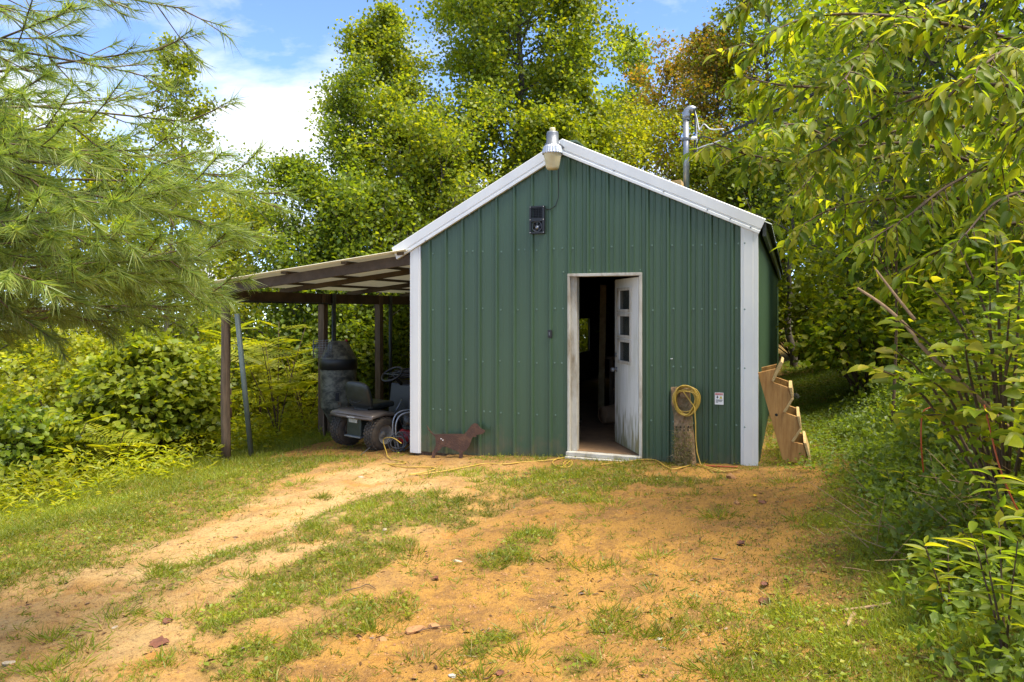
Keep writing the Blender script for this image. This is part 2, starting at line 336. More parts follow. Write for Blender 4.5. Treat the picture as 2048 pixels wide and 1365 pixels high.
# leaf outlines: x = across, y = along, z = lift; faces are triangles
T_DIA = (np.array([(0,0,0),(-.5,.45,.10),(0,1,-.06),(.5,.45,.10)]), np.array([(0,2,1),(0,3,2)]))
T_OVAL = (np.array([(0,0,0),(-.36,.22,.07),(-.5,.5,.09),(-.30,.8,.03),(0,1,-.12),(.30,.8,.03),(.5,.5,.09),(.36,.22,.07),(0,.5,0.)]),
          np.array([(8,1,0),(8,2,1),(8,3,2),(8,4,3),(8,5,4),(8,6,5),(8,7,6),(8,0,7)]))
T_LOBE = (np.array([(0,0,0),(-.54,.28,.10),(-.40,.88,.05),(0,.72,-.04),(.40,.88,.05),(.54,.28,.10)]), np.array([(0,2,1),(0,3,2),(0,4,3),(0,5,4)]))
T_HEX = (np.array([(0,0,0),(-.42,.28,.09),(-.36,.66,.06),(0,1,-.10),(.36,.66,.06),(.42,.28,.09)]), np.array([(0,2,1),(0,3,2),(0,4,3),(0,5,4)]))
T_BLADE = (np.array([(-.5,0,0),(.5,0,0),(-.42,.5,.07),(.42,.5,.07),(0,1,-.12)]), np.array([(0,1,3),(0,3,2),(2,3,4)]))
T_NEED = (np.array([(-.5,0,0),(.5,0,0),(.0,1,-.06)]), np.array([(0,1,2)]))
def _lance():
    ys = [0,.12,.3,.5,.7,.86,1]; ws = [.04,.34,.5,.48,.34,.17,0]; v = []; t = []
    for y, w in zip(ys, ws):
        zc = -.28*y*y
        v += [(-w,y,zc+.16*w),(0,y,zc),(w,y,zc+.16*w)]
    for i in range(6):
        a = i*3; b = a+3
        t += [(a,a+1,b+1),(a,b+1,b),(a+1,a+2,b+2),(a+1,b+2,b+1)]
    return np.array(v), np.array(t)
T_LANCE = _lance()
def leaf_arrays(P, D, N, L, Wd, tm):
    tv, tt = tm; P = np.asarray(P); n = len(P)
    D = nrm(np.asarray(D)); X = nrm(np.cross(D, N)); Z = np.cross(X, D)
    L = np.broadcast_to(L, (n,)); Wd = np.broadcast_to(Wd, (n,))
    V = P[:,None,:] + (tv[None,:,1,None]*L[:,None,None])*D[:,None,:] + (tv[None,:,0,None]*Wd[:,None,None])*X[:,None,:] + (tv[None,:,2,None]*L[:,None,None])*Z[:,None,:]
    T = tt[None] + (np.arange(n)*len(tv))[:,None,None]
    return V.reshape(-1,3), T.reshape(-1,3)
def leaf_obj(name, P, D, N, L, Wd, tm, mat, parent=None, smooth=False, **tags):
    V, T = leaf_arrays(P, D, N, L, Wd, tm)
    return finish(bpy.data.objects.new(name, np_mesh(name, V, T, mat, smooth)), parent, **tags)
def rdir(rg, n): return nrm(rg.normal(size=(n,3)))
def tubes_np(segs, n=5):
    """segs: list of (pts (k,3), radii (k,)) -> V, T"""
    Vs = []; Ts = []; off = 0
    ang = np.arange(n)*2*np.pi/n
    for p, r in segs:
        p = np.asarray(p, float); k = len(p); r = np.broadcast_to(r, (k,))
        d = nrm(np.gradient(p, axis=0)); ref = np.where(np.abs(d[:,2:3]) < .9, np.array([[0,0,1.]]), np.array([[1.,0,0]]))
        a = nrm(np.cross(d, ref)); b = np.cross(d, a)
        V = p[:,None,:] + r[:,None,None]*(np.cos(ang)[None,:,None]*a[:,None,:] + np.sin(ang)[None,:,None]*b[:,None,:])
        Vs.append(V.reshape(-1,3))
        i = np.arange(k-1)[:,None]*n; j = np.arange(n)[None,:]; j2 = (j+1)%n
        q = np.stack([i+j, i+j2, i+n+j2, i+n+j], -1).reshape(-1,4) + off
        Ts.append(q[:,[0,1,2]]); Ts.append(q[:,[0,2,3]]); off += k*n
    return np.concatenate(Vs), np.concatenate(Ts)

#==STRUCTURE==
# ------------------------------------------------------------------ ground
def _lines(parts): return np.unique(np.round(np.concatenate([np.arange(a, b, s) for a, b, s in parts]), 4))
gx = _lines([(-70,-20,5),(-20,-8,.8),(-8,-5,.16),(-5,5,.04),(5,8,.16),(8,20,.8),(20,71,5)])
gy = _lines([(-12,0,2),(0,2.6,.3),(2.6,9.6,.035),(9.6,14,.12),(14,24,.6),(24,95,5)])
GX, GY = np.meshgrid(gx, gy)
PATCH = [  # px, py, across u, along v, strength : the grass clumps seen on the dirt
 (1120,965,.62,.40,1.),(1180,940,.5,.25,.9),(1015,975,.25,.35,.6),(690,1030,.25,.7,.9),(800,1030,.30,.55,1.),(900,1022,.3,.4,1.),(620,1140,.20,.42,1.),(690,1140,.16,.34,1.),(560,1190,.14,.4,.9),(480,1200,.10,.22,.8),
 (760,1095,.16,.3,.8),(720,1225,.16,.26,.7),(790,1225,.10,.2,.5),(400,1130,.14,.4,.8),(300,1190,.1,.3,.4),(480,1320,.12,.2,.7),(560,1325,.12,.22,.75),(980,1290,.10,.13,.8),(1150,1330,.07,.10,.7),(1020,1112,.18,.2,.85),(1070,1072,.16,.22,.7),
 (1225,1073,.05,.07,.7),(1340,965,.35,.16,.8),(1390,962,.2,.16,.8),(1270,930,.25,.2,.7),(1130,985,.4,.3,.7),(330,1330,.1,.2,.3),(600,1070,.2,.4,.35),(920,945,.3,.2,.4),(650,1265,.12,.2,.5),(1230,1240,.1,.15,.35),(1390,1230,.15,.2,.35)]
PATCH = [(*w2b(*(G(a, b).xy)), c, d, e) for a, b, c, d, e in PATCH]
def grass_density(X, Y):
    u = (X-XL)*CO - (Y-YL)*SI; v = (X-XL)*SI + (Y-YL)*CO
    n1 = fbm(u/.7, v/1.4, 41)-.5; n2 = fbm(X/.16, Y/.16, 55, 3)-.5
    d = np.zeros_like(u)
    d = np.maximum(d, np.clip((-.30 - u + 1.5*n1 + .5*n2)/.45, 0, 1))
    d = np.maximum(d, np.clip((u - 4.45 - np.clip(.11*(v+2.5), -.35, .3) + 1.0*n1 + .6*n2)/.35, 0, 1))
    d = np.maximum(d, .55*np.clip((v + .38 + 1.0*n1 + .8*n2)/.3, 0, 1)*(v < .05)*(u > .9))
    for a, b, ru, rv, s in PATCH:
        q = ((u-a)/(ru*1.25))**2 + ((v-b)/(rv*1.25))**2
        d = np.maximum(d, s*np.clip((1.15 - q + 2.6*n2)/.5, 0, 1))
    d = np.maximum(d, ((v > -.1) & (u > 4.0) & (u < 9))*np.clip(.8+1.2*n2, 0, 1))
    d = np.where((v > 12.2) | (u > 6) | (u < -3.5), 1., d)
    mud = (u < .1) & (u > -2.3) & (v > .0) & (v < 4.5)
    return np.where(mud, d*.10, d)
GZ = zg(GX, GY); gd = grass_density(GX, GY)
V = np.stack([GX, GY, GZ], -1).reshape(-1,3)
ny, nx = GX.shape; idx = np.arange(nx*ny).reshape(ny, nx)
q = np.stack([idx[:-1,:-1], idx[:-1,1:], idx[1:,1:], idx[1:,:-1]], -1).reshape(-1,4)
me = np_mesh('ground', V, np.concatenate([q[:,[0,1,2]], q[:,[0,2,3]]]), None, True)
at_ = me.attributes.new('turf', 'FLOAT', 'POINT'); at_.data.foreach_set('value', gd.ravel().astype(np.float32))
UU = (GX-XL)*CO - (GY-YL)*SI; VV = (GX-XL)*SI + (GY-YL)*CO
pale = np.clip(1.35 - np.abs(UU-.45)/1.4, 0, 1)*np.clip((.3-VV)/1.5, 0, 1)  # left dirt band: sunlight painted into the soil colour, along with paler sand
at_ = me.attributes.new('sunlit_sand', 'FLOAT', 'POINT'); at_.data.foreach_set('value', pale.ravel().astype(np.float32))
def ground_mat():
    m = principled('orange_clay_soil', (.4,.2,.07), .95, 0, .15); nt = m.node_tree; N = nt.nodes; K = nt.links; b = N['Principled BSDF']
    geo = N.new('ShaderNodeNewGeometry')
    def noise(s, d=6, r=.6):
        n = N.new('ShaderNodeTexNoise'); n.inputs['Scale'].default_value = s; n.inputs['Detail'].default_value = d; n.inputs['Roughness'].default_value = r
        K.new(geo.outputs['Position'], n.inputs['Vector']); return n.outputs['Fac']
    def ramp(src, a, b_, c1=(0,0,0,1), c2=(1,1,1,1)):
        r = N.new('ShaderNodeValToRGB'); r.color_ramp.elements[0].position = a; r.color_ramp.elements[1].position = b_
        r.color_ramp.elements[0].color = c1; r.color_ramp.elements[1].color = c2; K.new(src, r.inputs[0]); return r.outputs[0]
    def mix(f, a, b_, mode='MIX'):
        x = N.new('ShaderNodeMixRGB'); x.blend_type = mode
        for i, s in enumerate((f, a, b_)):
            if isinstance(s, (float, int)): x.inputs[i].default_value = s
            elif isinstance(s, tuple): x.inputs[i].default_value = s
            else: K.new(s, x.inputs[i])
        return x.outputs[0]
    def math_(op, a, b_):
        x = N.new('ShaderNodeMath'); x.operation = op; x.use_clamp = True
        for i, s in enumerate((a, b_)):
            if isinstance(s, (float, int)): x.inputs[i].default_value = s
            else: K.new(s, x.inputs[i])
        return x.outputs[0]
    turf = N.new('ShaderNodeAttribute'); turf.attribute_name = 'turf'
    sunlit_sand = N.new('ShaderNodeAttribute'); sunlit_sand.attribute_name = 'sunlit_sand'
    base = ramp(noise(1.1, 5), .35, .68, (.29,.152,.038,1), (.39,.205,.043,1))
    base = mix(ramp(noise(3.4, 10, .8), .46, .60), base, (.20,.104,.034,1))
    sn = math_('MULTIPLY', sunlit_sand.outputs['Fac'], ramp(noise(2.2, 8, .68), .32, .62))
    base = mix(sn, base, (.43,.285,.125,1))
    base = mix(ramp(noise(38, 4, .7), .52, .72), base, (.11,.056,.024,1))
    base = mix(ramp(noise(120, 2, .5), .66, .76), base, (.46,.33,.19,1))
    base = mix(math_('MULTIPLY', ramp(noise(2.4, 5), .60, .72), .7), base, (.36,.155,.026,1))
    tm_ = math_('MULTIPLY', turf.outputs['Fac'], ramp(noise(14, 4, .7), .30, .55))
    base = mix(math_('MULTIPLY', tm_, .85), base, mix(ramp(noise(9), .4, .6), (.075,.062,.018,1), (.14,.115,.03,1)))
    K.new(base, b.inputs['Base Color'])
    bp = N.new('ShaderNodeBump'); bp.inputs['Strength'].default_value = 1.0; bp.inputs['Distance'].default_value = .03
    h = mix(.5, noise(26, 8, .72), noise(90, 4, .6)); K.new(h, bp.inputs['Height']); K.new(bp.outputs[0], b.inputs['Normal'])
    return m
me.materials.append(ground_mat())
finish(bpy.data.objects.new('ground', me), kind='structure')
# ------------------------------------------------------------------ shed
shed = empty('storage_shed', b2w(0, 0, 0), -TH, 'green ribbed metal shed with white trim and open white door', 'shed')
def lp(px, py, v=0.): u, z = wl(px, py, v); return Vector((u, v, z))
ZB = -.145
UA, ZA = 1.967, 3.53                        # apex of the front
def zr(u): return ZA - .528*(UA-u) if u < UA else ZA - .464*(u-UA)      # top of the rake trim
dl, dr = wl(1140, 700)[0], wl(1284, 700)[0]
dt, db = wl(1210, 549)[1], -.02
def ribs(u0, u1, first, pitch):
    """profile points (u, out) of a ribbed sheet between u0 and u1"""
    pts = []
    k = math.floor((u0-first)/pitch)-1
    while first + k*pitch < u1+pitch:
        c = first + k*pitch
        pts += [(c-.024,0),(c-.010,.023),(c+.010,.023),(c+.024,0)]
        for j in (1, 2):
            m = c + pitch*j/3
            h_ = .0022 if m < dl else .008; pts += [(m-.011,0),(m-.005,h_),(m+.005,h_),(m+.011,0)]
        k += 1
    def y(u):
        for (a, p), (b, q_) in zip(pts, pts[1:]):
            if a <= u <= b: return p + (q_-p)*(u-a)/max(b-a, 1e-6)
        return 0
    return [(u0, y(u0))] + [p for p in pts if u0+1e-4 < p[0] < u1-1e-4] + [(u1, y(u1))]
RP, R0 = .2226, .255
edges = [.03, .255+RP*3+.04, .255+RP*7+.04, dl, dr, .255+RP*15+.04, WID-.03]
def sheet(u0, u1, zlo, zhi, off=0.):
    m = MB(); pr = ribs(u0, u1, R0, RP)
    extra = [UA] if u0 < UA < u1 else []
    pr = sorted(pr + [(x, 0.) for x in extra if all(abs(x-p[0]) > 1e-3 for p in pr)])
    for (a, p), (b, q_) in zip(pr, pr[1:]):
        za, zb = (zhi(a), zhi(b)) if callable(zhi) else (zhi, zhi)
        m.add([(a,-p-off,zlo),(b,-q_-off,zlo),(b,-q_-off,zb),(a,-p-off,za)], [(0,1,2,3)])
    return m
ztop = lambda u: zr(u) - .10
for i, (a, b) in enumerate(zip(edges, edges[1:])):
    lo = dt+.005 if abs(a-dl) < 1e-6 else ZB
    o = sheet(a, b, lo, ztop, .002*(i % 2)).build('siding_panel', M['green'], shed, fixn=False)
# screw heads
m = MB(); rg = random.Random(4)
rows = [wl(964, 503.8)[1], wl(1297, 619)[1], wl(1297, 731)[1], wl(1297, 843)[1]]
for zrow in rows:
    k = 0; u = .255+.05
    while u < WID-.05:
        if not (dl-.05 < u < dr+.05 and zrow < dt+.03):
            z = zrow + rg.uniform(-.012, .012)
            for du in ((0,) if rg.random() < .8 else (0, .09)):
                m.lathe([(0,-.009),(.0055,-.008),(.0065,-.003),(.011,-.002),(.011,.001)], 7, (u+du+rg.uniform(-.01,.01), -.004, z), 'y', smooth=False)
        u += RP
for px, py in [(1127,545),(1180,542),(1217,541),(1255,540),(1281,540)]:
    p = lp(px, py); m.lathe([(0,-.009),(.0055,-.008),(.011,-.002),(.011,.001)], 7, (p.x, -.004, p.z), 'y', smooth=False)
for x in (1488,):
    for zrow in rows:
        m.lathe([(0,-.009),(.0055,-.008),(.011,-.002),(.011,.001)], 7, (WID-.125, -.026, zrow), 'y', smooth=False)
m.build('screw_heads', M['screw'], shed, kind='stuff')
# corner trims (folded L with a lip), rake trims, eave
def corner(u, sgn, wd, zt0, zt1, name='corner_trim'):
    m = MB(); s = sgn; y = -.024
    prof = [(u-s*.004, .13),(u-s*.004,y),(u-s*.006,y-.002),(u+s*(wd*.25),y-.002),(u+s*(wd*.27),y-.006),(u+s*(wd*.82),y-.006),(u+s*(wd*.84),y),(u+s*wd,y+.001),(u+s*wd,-.001)]
    for (a, p), (b, q_) in zip(prof, prof[1:]):
        m.add([(a,p,ZB-.02),(b,q_,ZB-.02),(b,q_,zt0 if abs(b-u) < .02 else zt1),(a,p,zt0 if abs(a-u) < .02 else zt1)], [(0,1,2,3)])
    return m.build(name, M['white'], shed)
corner(0, 1, .135, zr(0)-.13, zr(.13)-.13)
corner(WID, -1, .165, zr(WID)-.13, zr(WID-.16)-.13)
def rake(u0, u1, name):
    m = MB(); 
    prof = [(.10,.012),(-.045,.012),(-.052,.006),(-.052,-.095),(-.046,-.100),(-.046,-.118),(-.056,-.124),(-.056,-.150),(-.02,-.152)]   # (v, dz)
    L = Vector((u1-u0, 0, zr(u1)-zr(u0))); nz = Vector((-L.z, 0, L.x)).normalized()
    if nz.z < 0: nz = -nz
    vs = []
    for (v, dz) in prof:
        for t in (0, 1):
            u = u0 + (u1-u0)*t
            if abs(u-UA) < .01: p = Vector((u, v, zr(u)+dz*1.1))
            else: p = Vector((u, v, zr(u))) + nz*dz
            vs.append(p)
    k = len(prof)
    m.add(vs, [(2*i, 2*i+1, 2*i+3, 2*i+2) for i in range(k-1)])
    return m.build(name, M['white'], shed)
UE0, UE1 = -.249, 4.143
rake(UE0, UA, 'rake_trim'); rake(UA+.001, UE1, 'rake_trim')
m = MB()
for px, py in [(855,482),(943,430),(1022,379)] + [(1329,385),(1416,421),(1462,439),(1502,456),(1230,343)]:
    u, z = wl(px, py); m.lathe([(0,-.007),(.006,-.006),(.009,0)], 7, (u, -.057, z), 'y', smooth=False)
m.build('trim_screws', M['galv'], shed, kind='stuff')
# roof sheets: each a ribbed sheet down the slope
def roof_panel_mesh(u0, u1, w):
    m = MB(); n = 5; prof = []
    for k in range(4):
        c = w*(k+.5)/4; prof += [(c-.03,0),(c-.012,.02),(c+.012,.02),(c+.03,0)]
    prof = [(0,0)] + prof + [(w,0)]
    for (a, p), (b, q_) in zip(prof, prof[1:]):
        m.add([(u0,a,zr(u0)+p-.005),(u1,a,zr(u1)+p-.005),(u1,b,zr(u1)+q_-.005),(u0,b,zr(u0)+q_-.005)], [(0,1,2,3)])
    return m.mesh('roof_panel', M['roof'])
for (u0, u1) in ((-.20, UA), (UA, 4.20)):
    me = roof_panel_mesh(u0, u1, .92)
    for k in range(13):
        o = bpy.data.objects.new('roof_panel', me); o.location = (0, .10+.92*k, 0); finish(o, shed)
MB().bar((UA,.05,ZA+.0),(UA,12.0,ZA+.0),.28,.02).build('ridge_cap', M['roof'], shed)
MB().bar((4.13,.06,zr(4.13)-.09),(4.13,12.0,zr(4.13)-.09),.035,.14).build('eave_board', M['dkgreen'], shed)
MB().bar((-.14,.06,zr(-.14)-.09),(-.14,12.0,zr(-.14)-.09),.035,.14).build('eave_board', M['dkgreen'], shed)
# side walls: ribbed sheets along v (shared mesh); the left wall leaves one bay open as a window
def side_mesh(zlo, zhi):
    m = MB(); prof = [(0,0)]
    for k in range(4):
        c = .115+.23*k; prof += [(c-.022,0),(c-.009,.018),(c+.009,.018),(c+.022,0),(c+.08,0),(c+.085,.005),(c+.095,.005),(c+.10,0)]
    prof = [p for p in prof if p[0] < .92] + [(.92,0)]
    for (a, p), (b, q_) in zip(prof, prof[1:]): m.add([(p,a,zlo),(q_,b,zlo),(q_,b,zhi),(p,a,zhi)], [(0,1,2,3)])
    return m.mesh('side_panel', M['green'])
sm_ = side_mesh(ZB, zr(WID)-.03); sl = side_mesh(ZB, zr(0)-.03); sl1 = side_mesh(ZB, .65); sl2 = side_mesh(1.4, zr(0)-.03)
for k in range(13):
    o = bpy.data.objects.new('side_panel', sm_); o.location = (WID, .03+.92*k, 0); finish(o, shed)
    for me in ((sl,) if k != 8 else (sl1, sl2)):
        o = bpy.data.objects.new('side_panel', me); o.location = (0, .03+.92*(k+1), 0); o.rotation_euler = (0,0,0); o.scale = (-1, -1, 1); finish(o, shed)
MB().add([(0,LEN,ZB),(WID,LEN,ZB),(WID,LEN,zr(WID)-.03),(UA,LEN,ZA-.03),(0,LEN,zr(0)-.03)], [(0,1,2,3,4)]).build('back_wall', M['green'], shed)
MB().box((.02,.02,-.06),(WID-.02,LEN-.02,.0)).build('plywood_floor', M['floorwood'], shed)
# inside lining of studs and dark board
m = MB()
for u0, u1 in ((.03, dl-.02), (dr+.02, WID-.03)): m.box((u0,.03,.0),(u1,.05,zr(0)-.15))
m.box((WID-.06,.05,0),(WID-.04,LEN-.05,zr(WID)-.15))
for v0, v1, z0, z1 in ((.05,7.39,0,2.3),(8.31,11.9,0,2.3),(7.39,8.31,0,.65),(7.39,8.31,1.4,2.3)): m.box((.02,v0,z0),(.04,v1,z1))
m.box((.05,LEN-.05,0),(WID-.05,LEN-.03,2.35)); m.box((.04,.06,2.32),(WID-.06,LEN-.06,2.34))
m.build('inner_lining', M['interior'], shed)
# bottom skirt board seen under the left of the siding
MB().box((.05,.012,-.235),(2.3,.05,-.15)).build('skirt_board', M['wood'], shed)
# door frame
jw = .09
zt = dt
m = MB().box((dl-.022,-.032,-.10),(dl+.006,.115,zt-.02)); m.build('door_jamb', M['oldwhite'], shed, .003)
m = MB().box((dl+.006,.02,-.04),(dl+.075,.115,zt-.02)); m.build('door_stop', M['oldwhite'], shed, .003)
m = MB().box((dr-.028,-.032,-.10),(dr+.004,.115,zt-.02)); m.build('door_jamb', M['oldwhite'], shed, .003)
m = MB().box((dl-.022,-.034,zt-.02),(dr+.004,.115,zt+.012)); m.build('door_head', M['oldwhite'], shed, .003)
m = MB().box((dl-.03,-.07,-.05),(dr+.0,.10,-.005)).box((dl-.03,-.11,-.13),(dr-.02,-.03,-.052)); m.build('threshold', M['oldwhite'], shed, .006)
# the open door leaf: hinged at the right jamb and swung inwards
DW, DH, DTk = dr-dl-.045, zt-.035, .045
hx = dr-.03
hinge = Matrix.Translation((hx, .04, 0)) @ Matrix.Rotation(math.radians(180-58), 4, 'Z')
wins = []     # (x0,x1,z0,z1) in leaf coords, x from hinge
wz = [(1.60,1.83),(1.30,1.53),(1.00,1.23)]
wx0, wx1 = DW*.30, DW*.83
m = MB()
xs = [0, wx0, wx1, DW]; zs = [.01] + sorted([z for w in wz for z in w]) + [DH]
for i in range(3):
    for j in range(len(zs)-1):
        if i == 1 and any(abs(zs[j]-w[0]) < 1e-6 for w in wz): continue
        m.box((xs[i], -DTk/2, zs[j]), (xs[i+1], DTk/2, zs[j+1]), hinge)
door = m.build('door', M['doorpaint'], shed)
for z0, z1 in wz:
    MB().box((wx0-.002,-.004,z0-.002),(wx1+.002,.004,z1+.002), hinge).build('pane', M['glass'], door)
    m = MB(); t = .028
    for s in (-1, 1):
        y0, y1 = (s*DTk/2, s*(DTk/2+.014)) if s > 0 else (-(DTk/2+.014), -DTk/2)
        y0 -= .001; y1 += .001
        m.box((wx0-t,y0,z0-t),(wx0+.006,y1,z1+t),hinge).box((wx1-.006,y0,z0-t),(wx1+t,y1,z1+t),hinge)
        m.box((wx0+.006,y0,z1-.006),(wx1-.006,y1,z1+t),hinge).box((wx0+.006,y0,z0-t),(wx1-.006,y1,z0+.006),hinge)
    m.build('pane_trim', M['oldwhite'], door, .002)
for s in (-1, 1):
    MB().lathe([(.0,.075),(.022,.072),(.030,.055),(.024,.038),(.012,.03),(.012,.006),(.03,.005),(.03,0)], 14, (0,0,0), 'y', mtx=hinge @ Matrix.Translation((DW-.065, s*DTk/2, .885)) @ Matrix.Scale(s, 4, (0,1,0))).build('door_knob', M['galv'], door)
    MB().lathe([(.0,.022),(.022,.020),(.028,.004),(.028,0)], 14, (0,0,0), 'y', mtx=hinge @ Matrix.Translation((DW-.065, s*DTk/2, 1.06)) @ Matrix.Scale(s, 4, (0,1,0))).build('deadbolt', M['galv'], door)
for z in (.3, 1.0, 1.75): MB().tube([hinge @ Vector((-.004,-.03,z-.045)), hinge @ Vector((-.004,-.03,z+.045))], .008, 8).build('hinge', M['galv'], door)
# ------------------------------------------------------------------ lean-to on the left of the shed
UL = -3.02; LV = 6.6
def zl(u): return 2.335 + .115*u          # top of the lean-to roof
lean = empty('lean_to', b2w(UL, 0, -.5), -TH, 'open lean-to with rough wooden posts and tin roof against the shed', 'carport')
off = Vector((UL, 0, -.5))
def L_(u, v, z): return Vector((u, v, z)) - off
rgp = random.Random(2)
for px, v in ((448, .04), (643, 2.28), (757, 4.05), (0, 6.4)):
    u = UL+.06; z0 = gz(*b2w(u, v).xy)-.1; r = .064 if v < 1 else .06
    pts = [L_(u+rgp.uniform(-.006,.006), v, z0+(zl(u)-.13-z0)*t) for t in np.linspace(0,1,7)]
    if v < 1: MB().tube(pts, [r*1.0,r*.98,r,r*.97,r*.98,r*.95,r*.96], 14).build('post', M['wood'], lean)
    else: MB().bar(pts[0], pts[-1], .12, .12, (0,1,0)).build('post', M['wood'], lean, .008)
# second upright doubled against the middle post, and two dark steel pipes
MB().bar(L_(UL+.19,2.3,-.6), L_(UL+.19,2.3,.38), .07, .07, (0,1,0)).build('short_post', M['wood'], lean, .005)
for px, v, u in ((660, 2.5, UL+.12), (783, 4.4, UL+.10)):
    MB().tube([L_(u,v,-.55), L_(u,v,zl(u)-.12)], .038, 10).build('steel_pipe', M['dkgreen'], lean)
MB().bar(L_(UL+.06,-.10,zl(UL)-.20), L_(UL+.06,LV,zl(UL)-.20), .05, .17).build('eave_beam', M['darkwood'], lean, .003)
for v, hgt in ((.02,.13), (1.45,.075), (3.3,.075), (5.2,.075), (6.5,.075)):
    MB().bar(L_(-.03, v, zl(0)-.045-hgt/2), L_(UL-.15, v, zl(UL-.15)-.045-hgt/2), .045, hgt).build('rafter', M['darkwood'], lean, .003)
for u in (-.12, -.94, -1.88, -2.7):
    MB().bar(L_(u,-.08,zl(u)-.026), L_(u,LV,zl(u)-.026), .085, .036).build('purlin', M['darkwood'], lean)
MB().tube([L_(UL+.08,.12,1.72), L_(UL+.16,2.4,1.70)], .014, 8).build('tie_bar', M['cable'], lean)
MB().tube([L_(-1.6,3.5,1.66), L_(-.03,.9,1.70)], .011, 6).build('tie_bar', M['tin'], lean)
def corrugated(u0, u1, v0, v1):
    m = MB(); n = int((v1-v0)/.019); prof = [(v0+(v1-v0)*i/n, .008*math.sin(2*math.pi*i/4)) for i in range(n+1)]
    vs = []
    for v, h in prof: vs += [L_(u0,v,zl(u0)+h), L_(u1,v,zl(u1)+h)]
    m.add(vs, [(2*i,2*i+1,2*i+3,2*i+2) for i in range(n)], True); return m
for k in range(9):
    corrugated(UL-.28, -.015, -.16+.76*k, -.16+.76*k+.775).build('roof_sheet', M['tinunder'], lean)

#==OBJECTS==
# ------------------------------------------------------------------ things on the front of the shed
def bw(p): return b2w(p.x, p.y, p.z)
# yard light
v0 = -.30; c = lp(1105, 322, v0)
o = empty('yard_light', bw(c), -TH, 'dusk-to-dawn yard light with yellowed lens at the gable peak', 'lamp')
k = 1.0
MB().lathe([(0,-.098),(.058,-.096),(.072,-.075),(.100,.075),(.102,.082)], 28).build('lens', M['lens'], o)
prof = [(.112,.072),(.116,.082),(.113,.092),(.098,.150),(.080,.170),(.0,.172)]
m = MB(); n = 48; vs = []
for (r, h) in prof:
    for j in range(n):
        rr = r*(1 + (.03 if j % 2 else -.03)*(1 if .08 < h < .17 else 0)); a = 2*math.pi*j/n; vs.append((rr*math.cos(a), rr*math.sin(a), h))
m.add(vs, [(i*n+j, i*n+(j+1)%n, (i+1)*n+(j+1)%n, (i+1)*n+j) for i in range(len(prof)-1) for j in range(n)]); m.build('ribbed_collar', M['alu'], o)
MB().lathe([(.078,.170),(.078,.182),(.068,.184),(.066,.300),(.060,.318),(.03,.322),(0,.322)], 24).build('ballast_housing', M['grey'], o)
MB().lathe([(.033,.320),(.033,.350),(.030,.362),(0,.364)], 18).build('photocell', M['lens'], o)
MB().tube([(0,.05,.20),(.03,.15,.21),(.05,.29,.19)], .018, 8).box((.01,.268,.13),(.10,.29,.25)).build('bracket_arm', M['galv'], o)
for s in (-1, 1): MB().lathe([(0,.02),(.012,.018),(.012,0)], 8, (s*.075,0,.178), 'z').build('clamp_bolt', M['galv'], o)
# its wire
p0 = Vector((c.x+.03, v0+.05, c.z-.02))
pts = [lp(1117,325,-.28), lp(1117,350,-.06), lp(1117,395,-.03), lp(1111,412,-.03), lp(1100,419,-.03), lp(1090,418,-.03)]
MB().tube([bw(p) for p in pts], .005, 6).build('lamp_wire', M['cable'], None, label='thin black wire from yard light down to the vent', cat='wire')
# vent
a, b = lp(1061.5, 414), lp(1091, 468)
vent = empty('wall_vent', bw(Vector(((a.x+b.x)/2, -.02, b.z))), -TH, 'black square-grilled vent box with fan high on the gable', 'vent')
hw, hh = (b.x-a.x)/2, a.z-b.z
m = MB(); t = .022
for x0, x1, z0, z1 in ((-hw,-hw+t,0,hh),(hw-t,hw,0,hh),(-hw+t,hw-t,0,t),(-hw+t,hw-t,hh-t,hh),(-hw+t,hw-t,hh/2-.02,hh/2+.02)): m.box((x0,-.03,z0),(x1,.015,z1))
m.build('frame', M['black'], vent, .002)
MB().box((-hw+.004,.005,.004),(hw-.004,.012,hh-.004)).build('backing', M['near_black'], vent)
for i in range(7):
    x = -hw+t+(2*hw-2*t)*(i+.5)/7; MB().box((x-.0018,-.022,hh/2+.02),(x+.0018,-.012,hh-t)).build('grille_bar', M['black'], vent)
for i in range(6):
    z = hh/2+.02+(hh/2-.02-t)*(i+.5)/6; MB().box((-hw+t,-.026,z-.0018),(hw-t,-.0225,z+.0018)).build('grille_bar', M['black'], vent)
zc = hh*.26
m = MB()
for j in range(5):
    a0 = 2*math.pi*j/5
    m.add([(0,-.008,zc),(.055*math.cos(a0),-.014,zc+.055*math.sin(a0)),(.055*math.cos(a0+.75),-.004,zc+.055*math.sin(a0+.75))],[(0,1,2)])
m.build('fan_blades', M['black'], vent)
MB().lathe([(0,-.024),(.02,-.022),(.022,-.01)], 14, (0,0,zc-.01), 'y').build('fan_hub', M['galv'], vent)
MB().tube([(.058*math.cos(t_),-.02,zc+.058*math.sin(t_)) for t_ in np.linspace(0,2*math.pi,25)], .003, 5).build('fan_guard', M['grey'], vent)
for sx in (-1, 1):
    for z in (.012, hh/2, hh-.012): MB().lathe([(0,-.036),(.005,-.034),(.006,-.029)], 7, (sx*(hw-.011),0,z), 'y').build('screw', M['alu'], vent)
# small switch box left of the door
p = lp(1101, 668)
o = empty('switch_box', bw(p), -TH, 'small black switch box on the siding left of the door', 'switch')
MB().box((-.024,-.035,-.045),(.024,.0,.045)).build('cover', M['black'], o, .004); MB().box((-.008,-.042,-.018),(.008,-.035,.018)).build('button', M['grey'], o, .002)
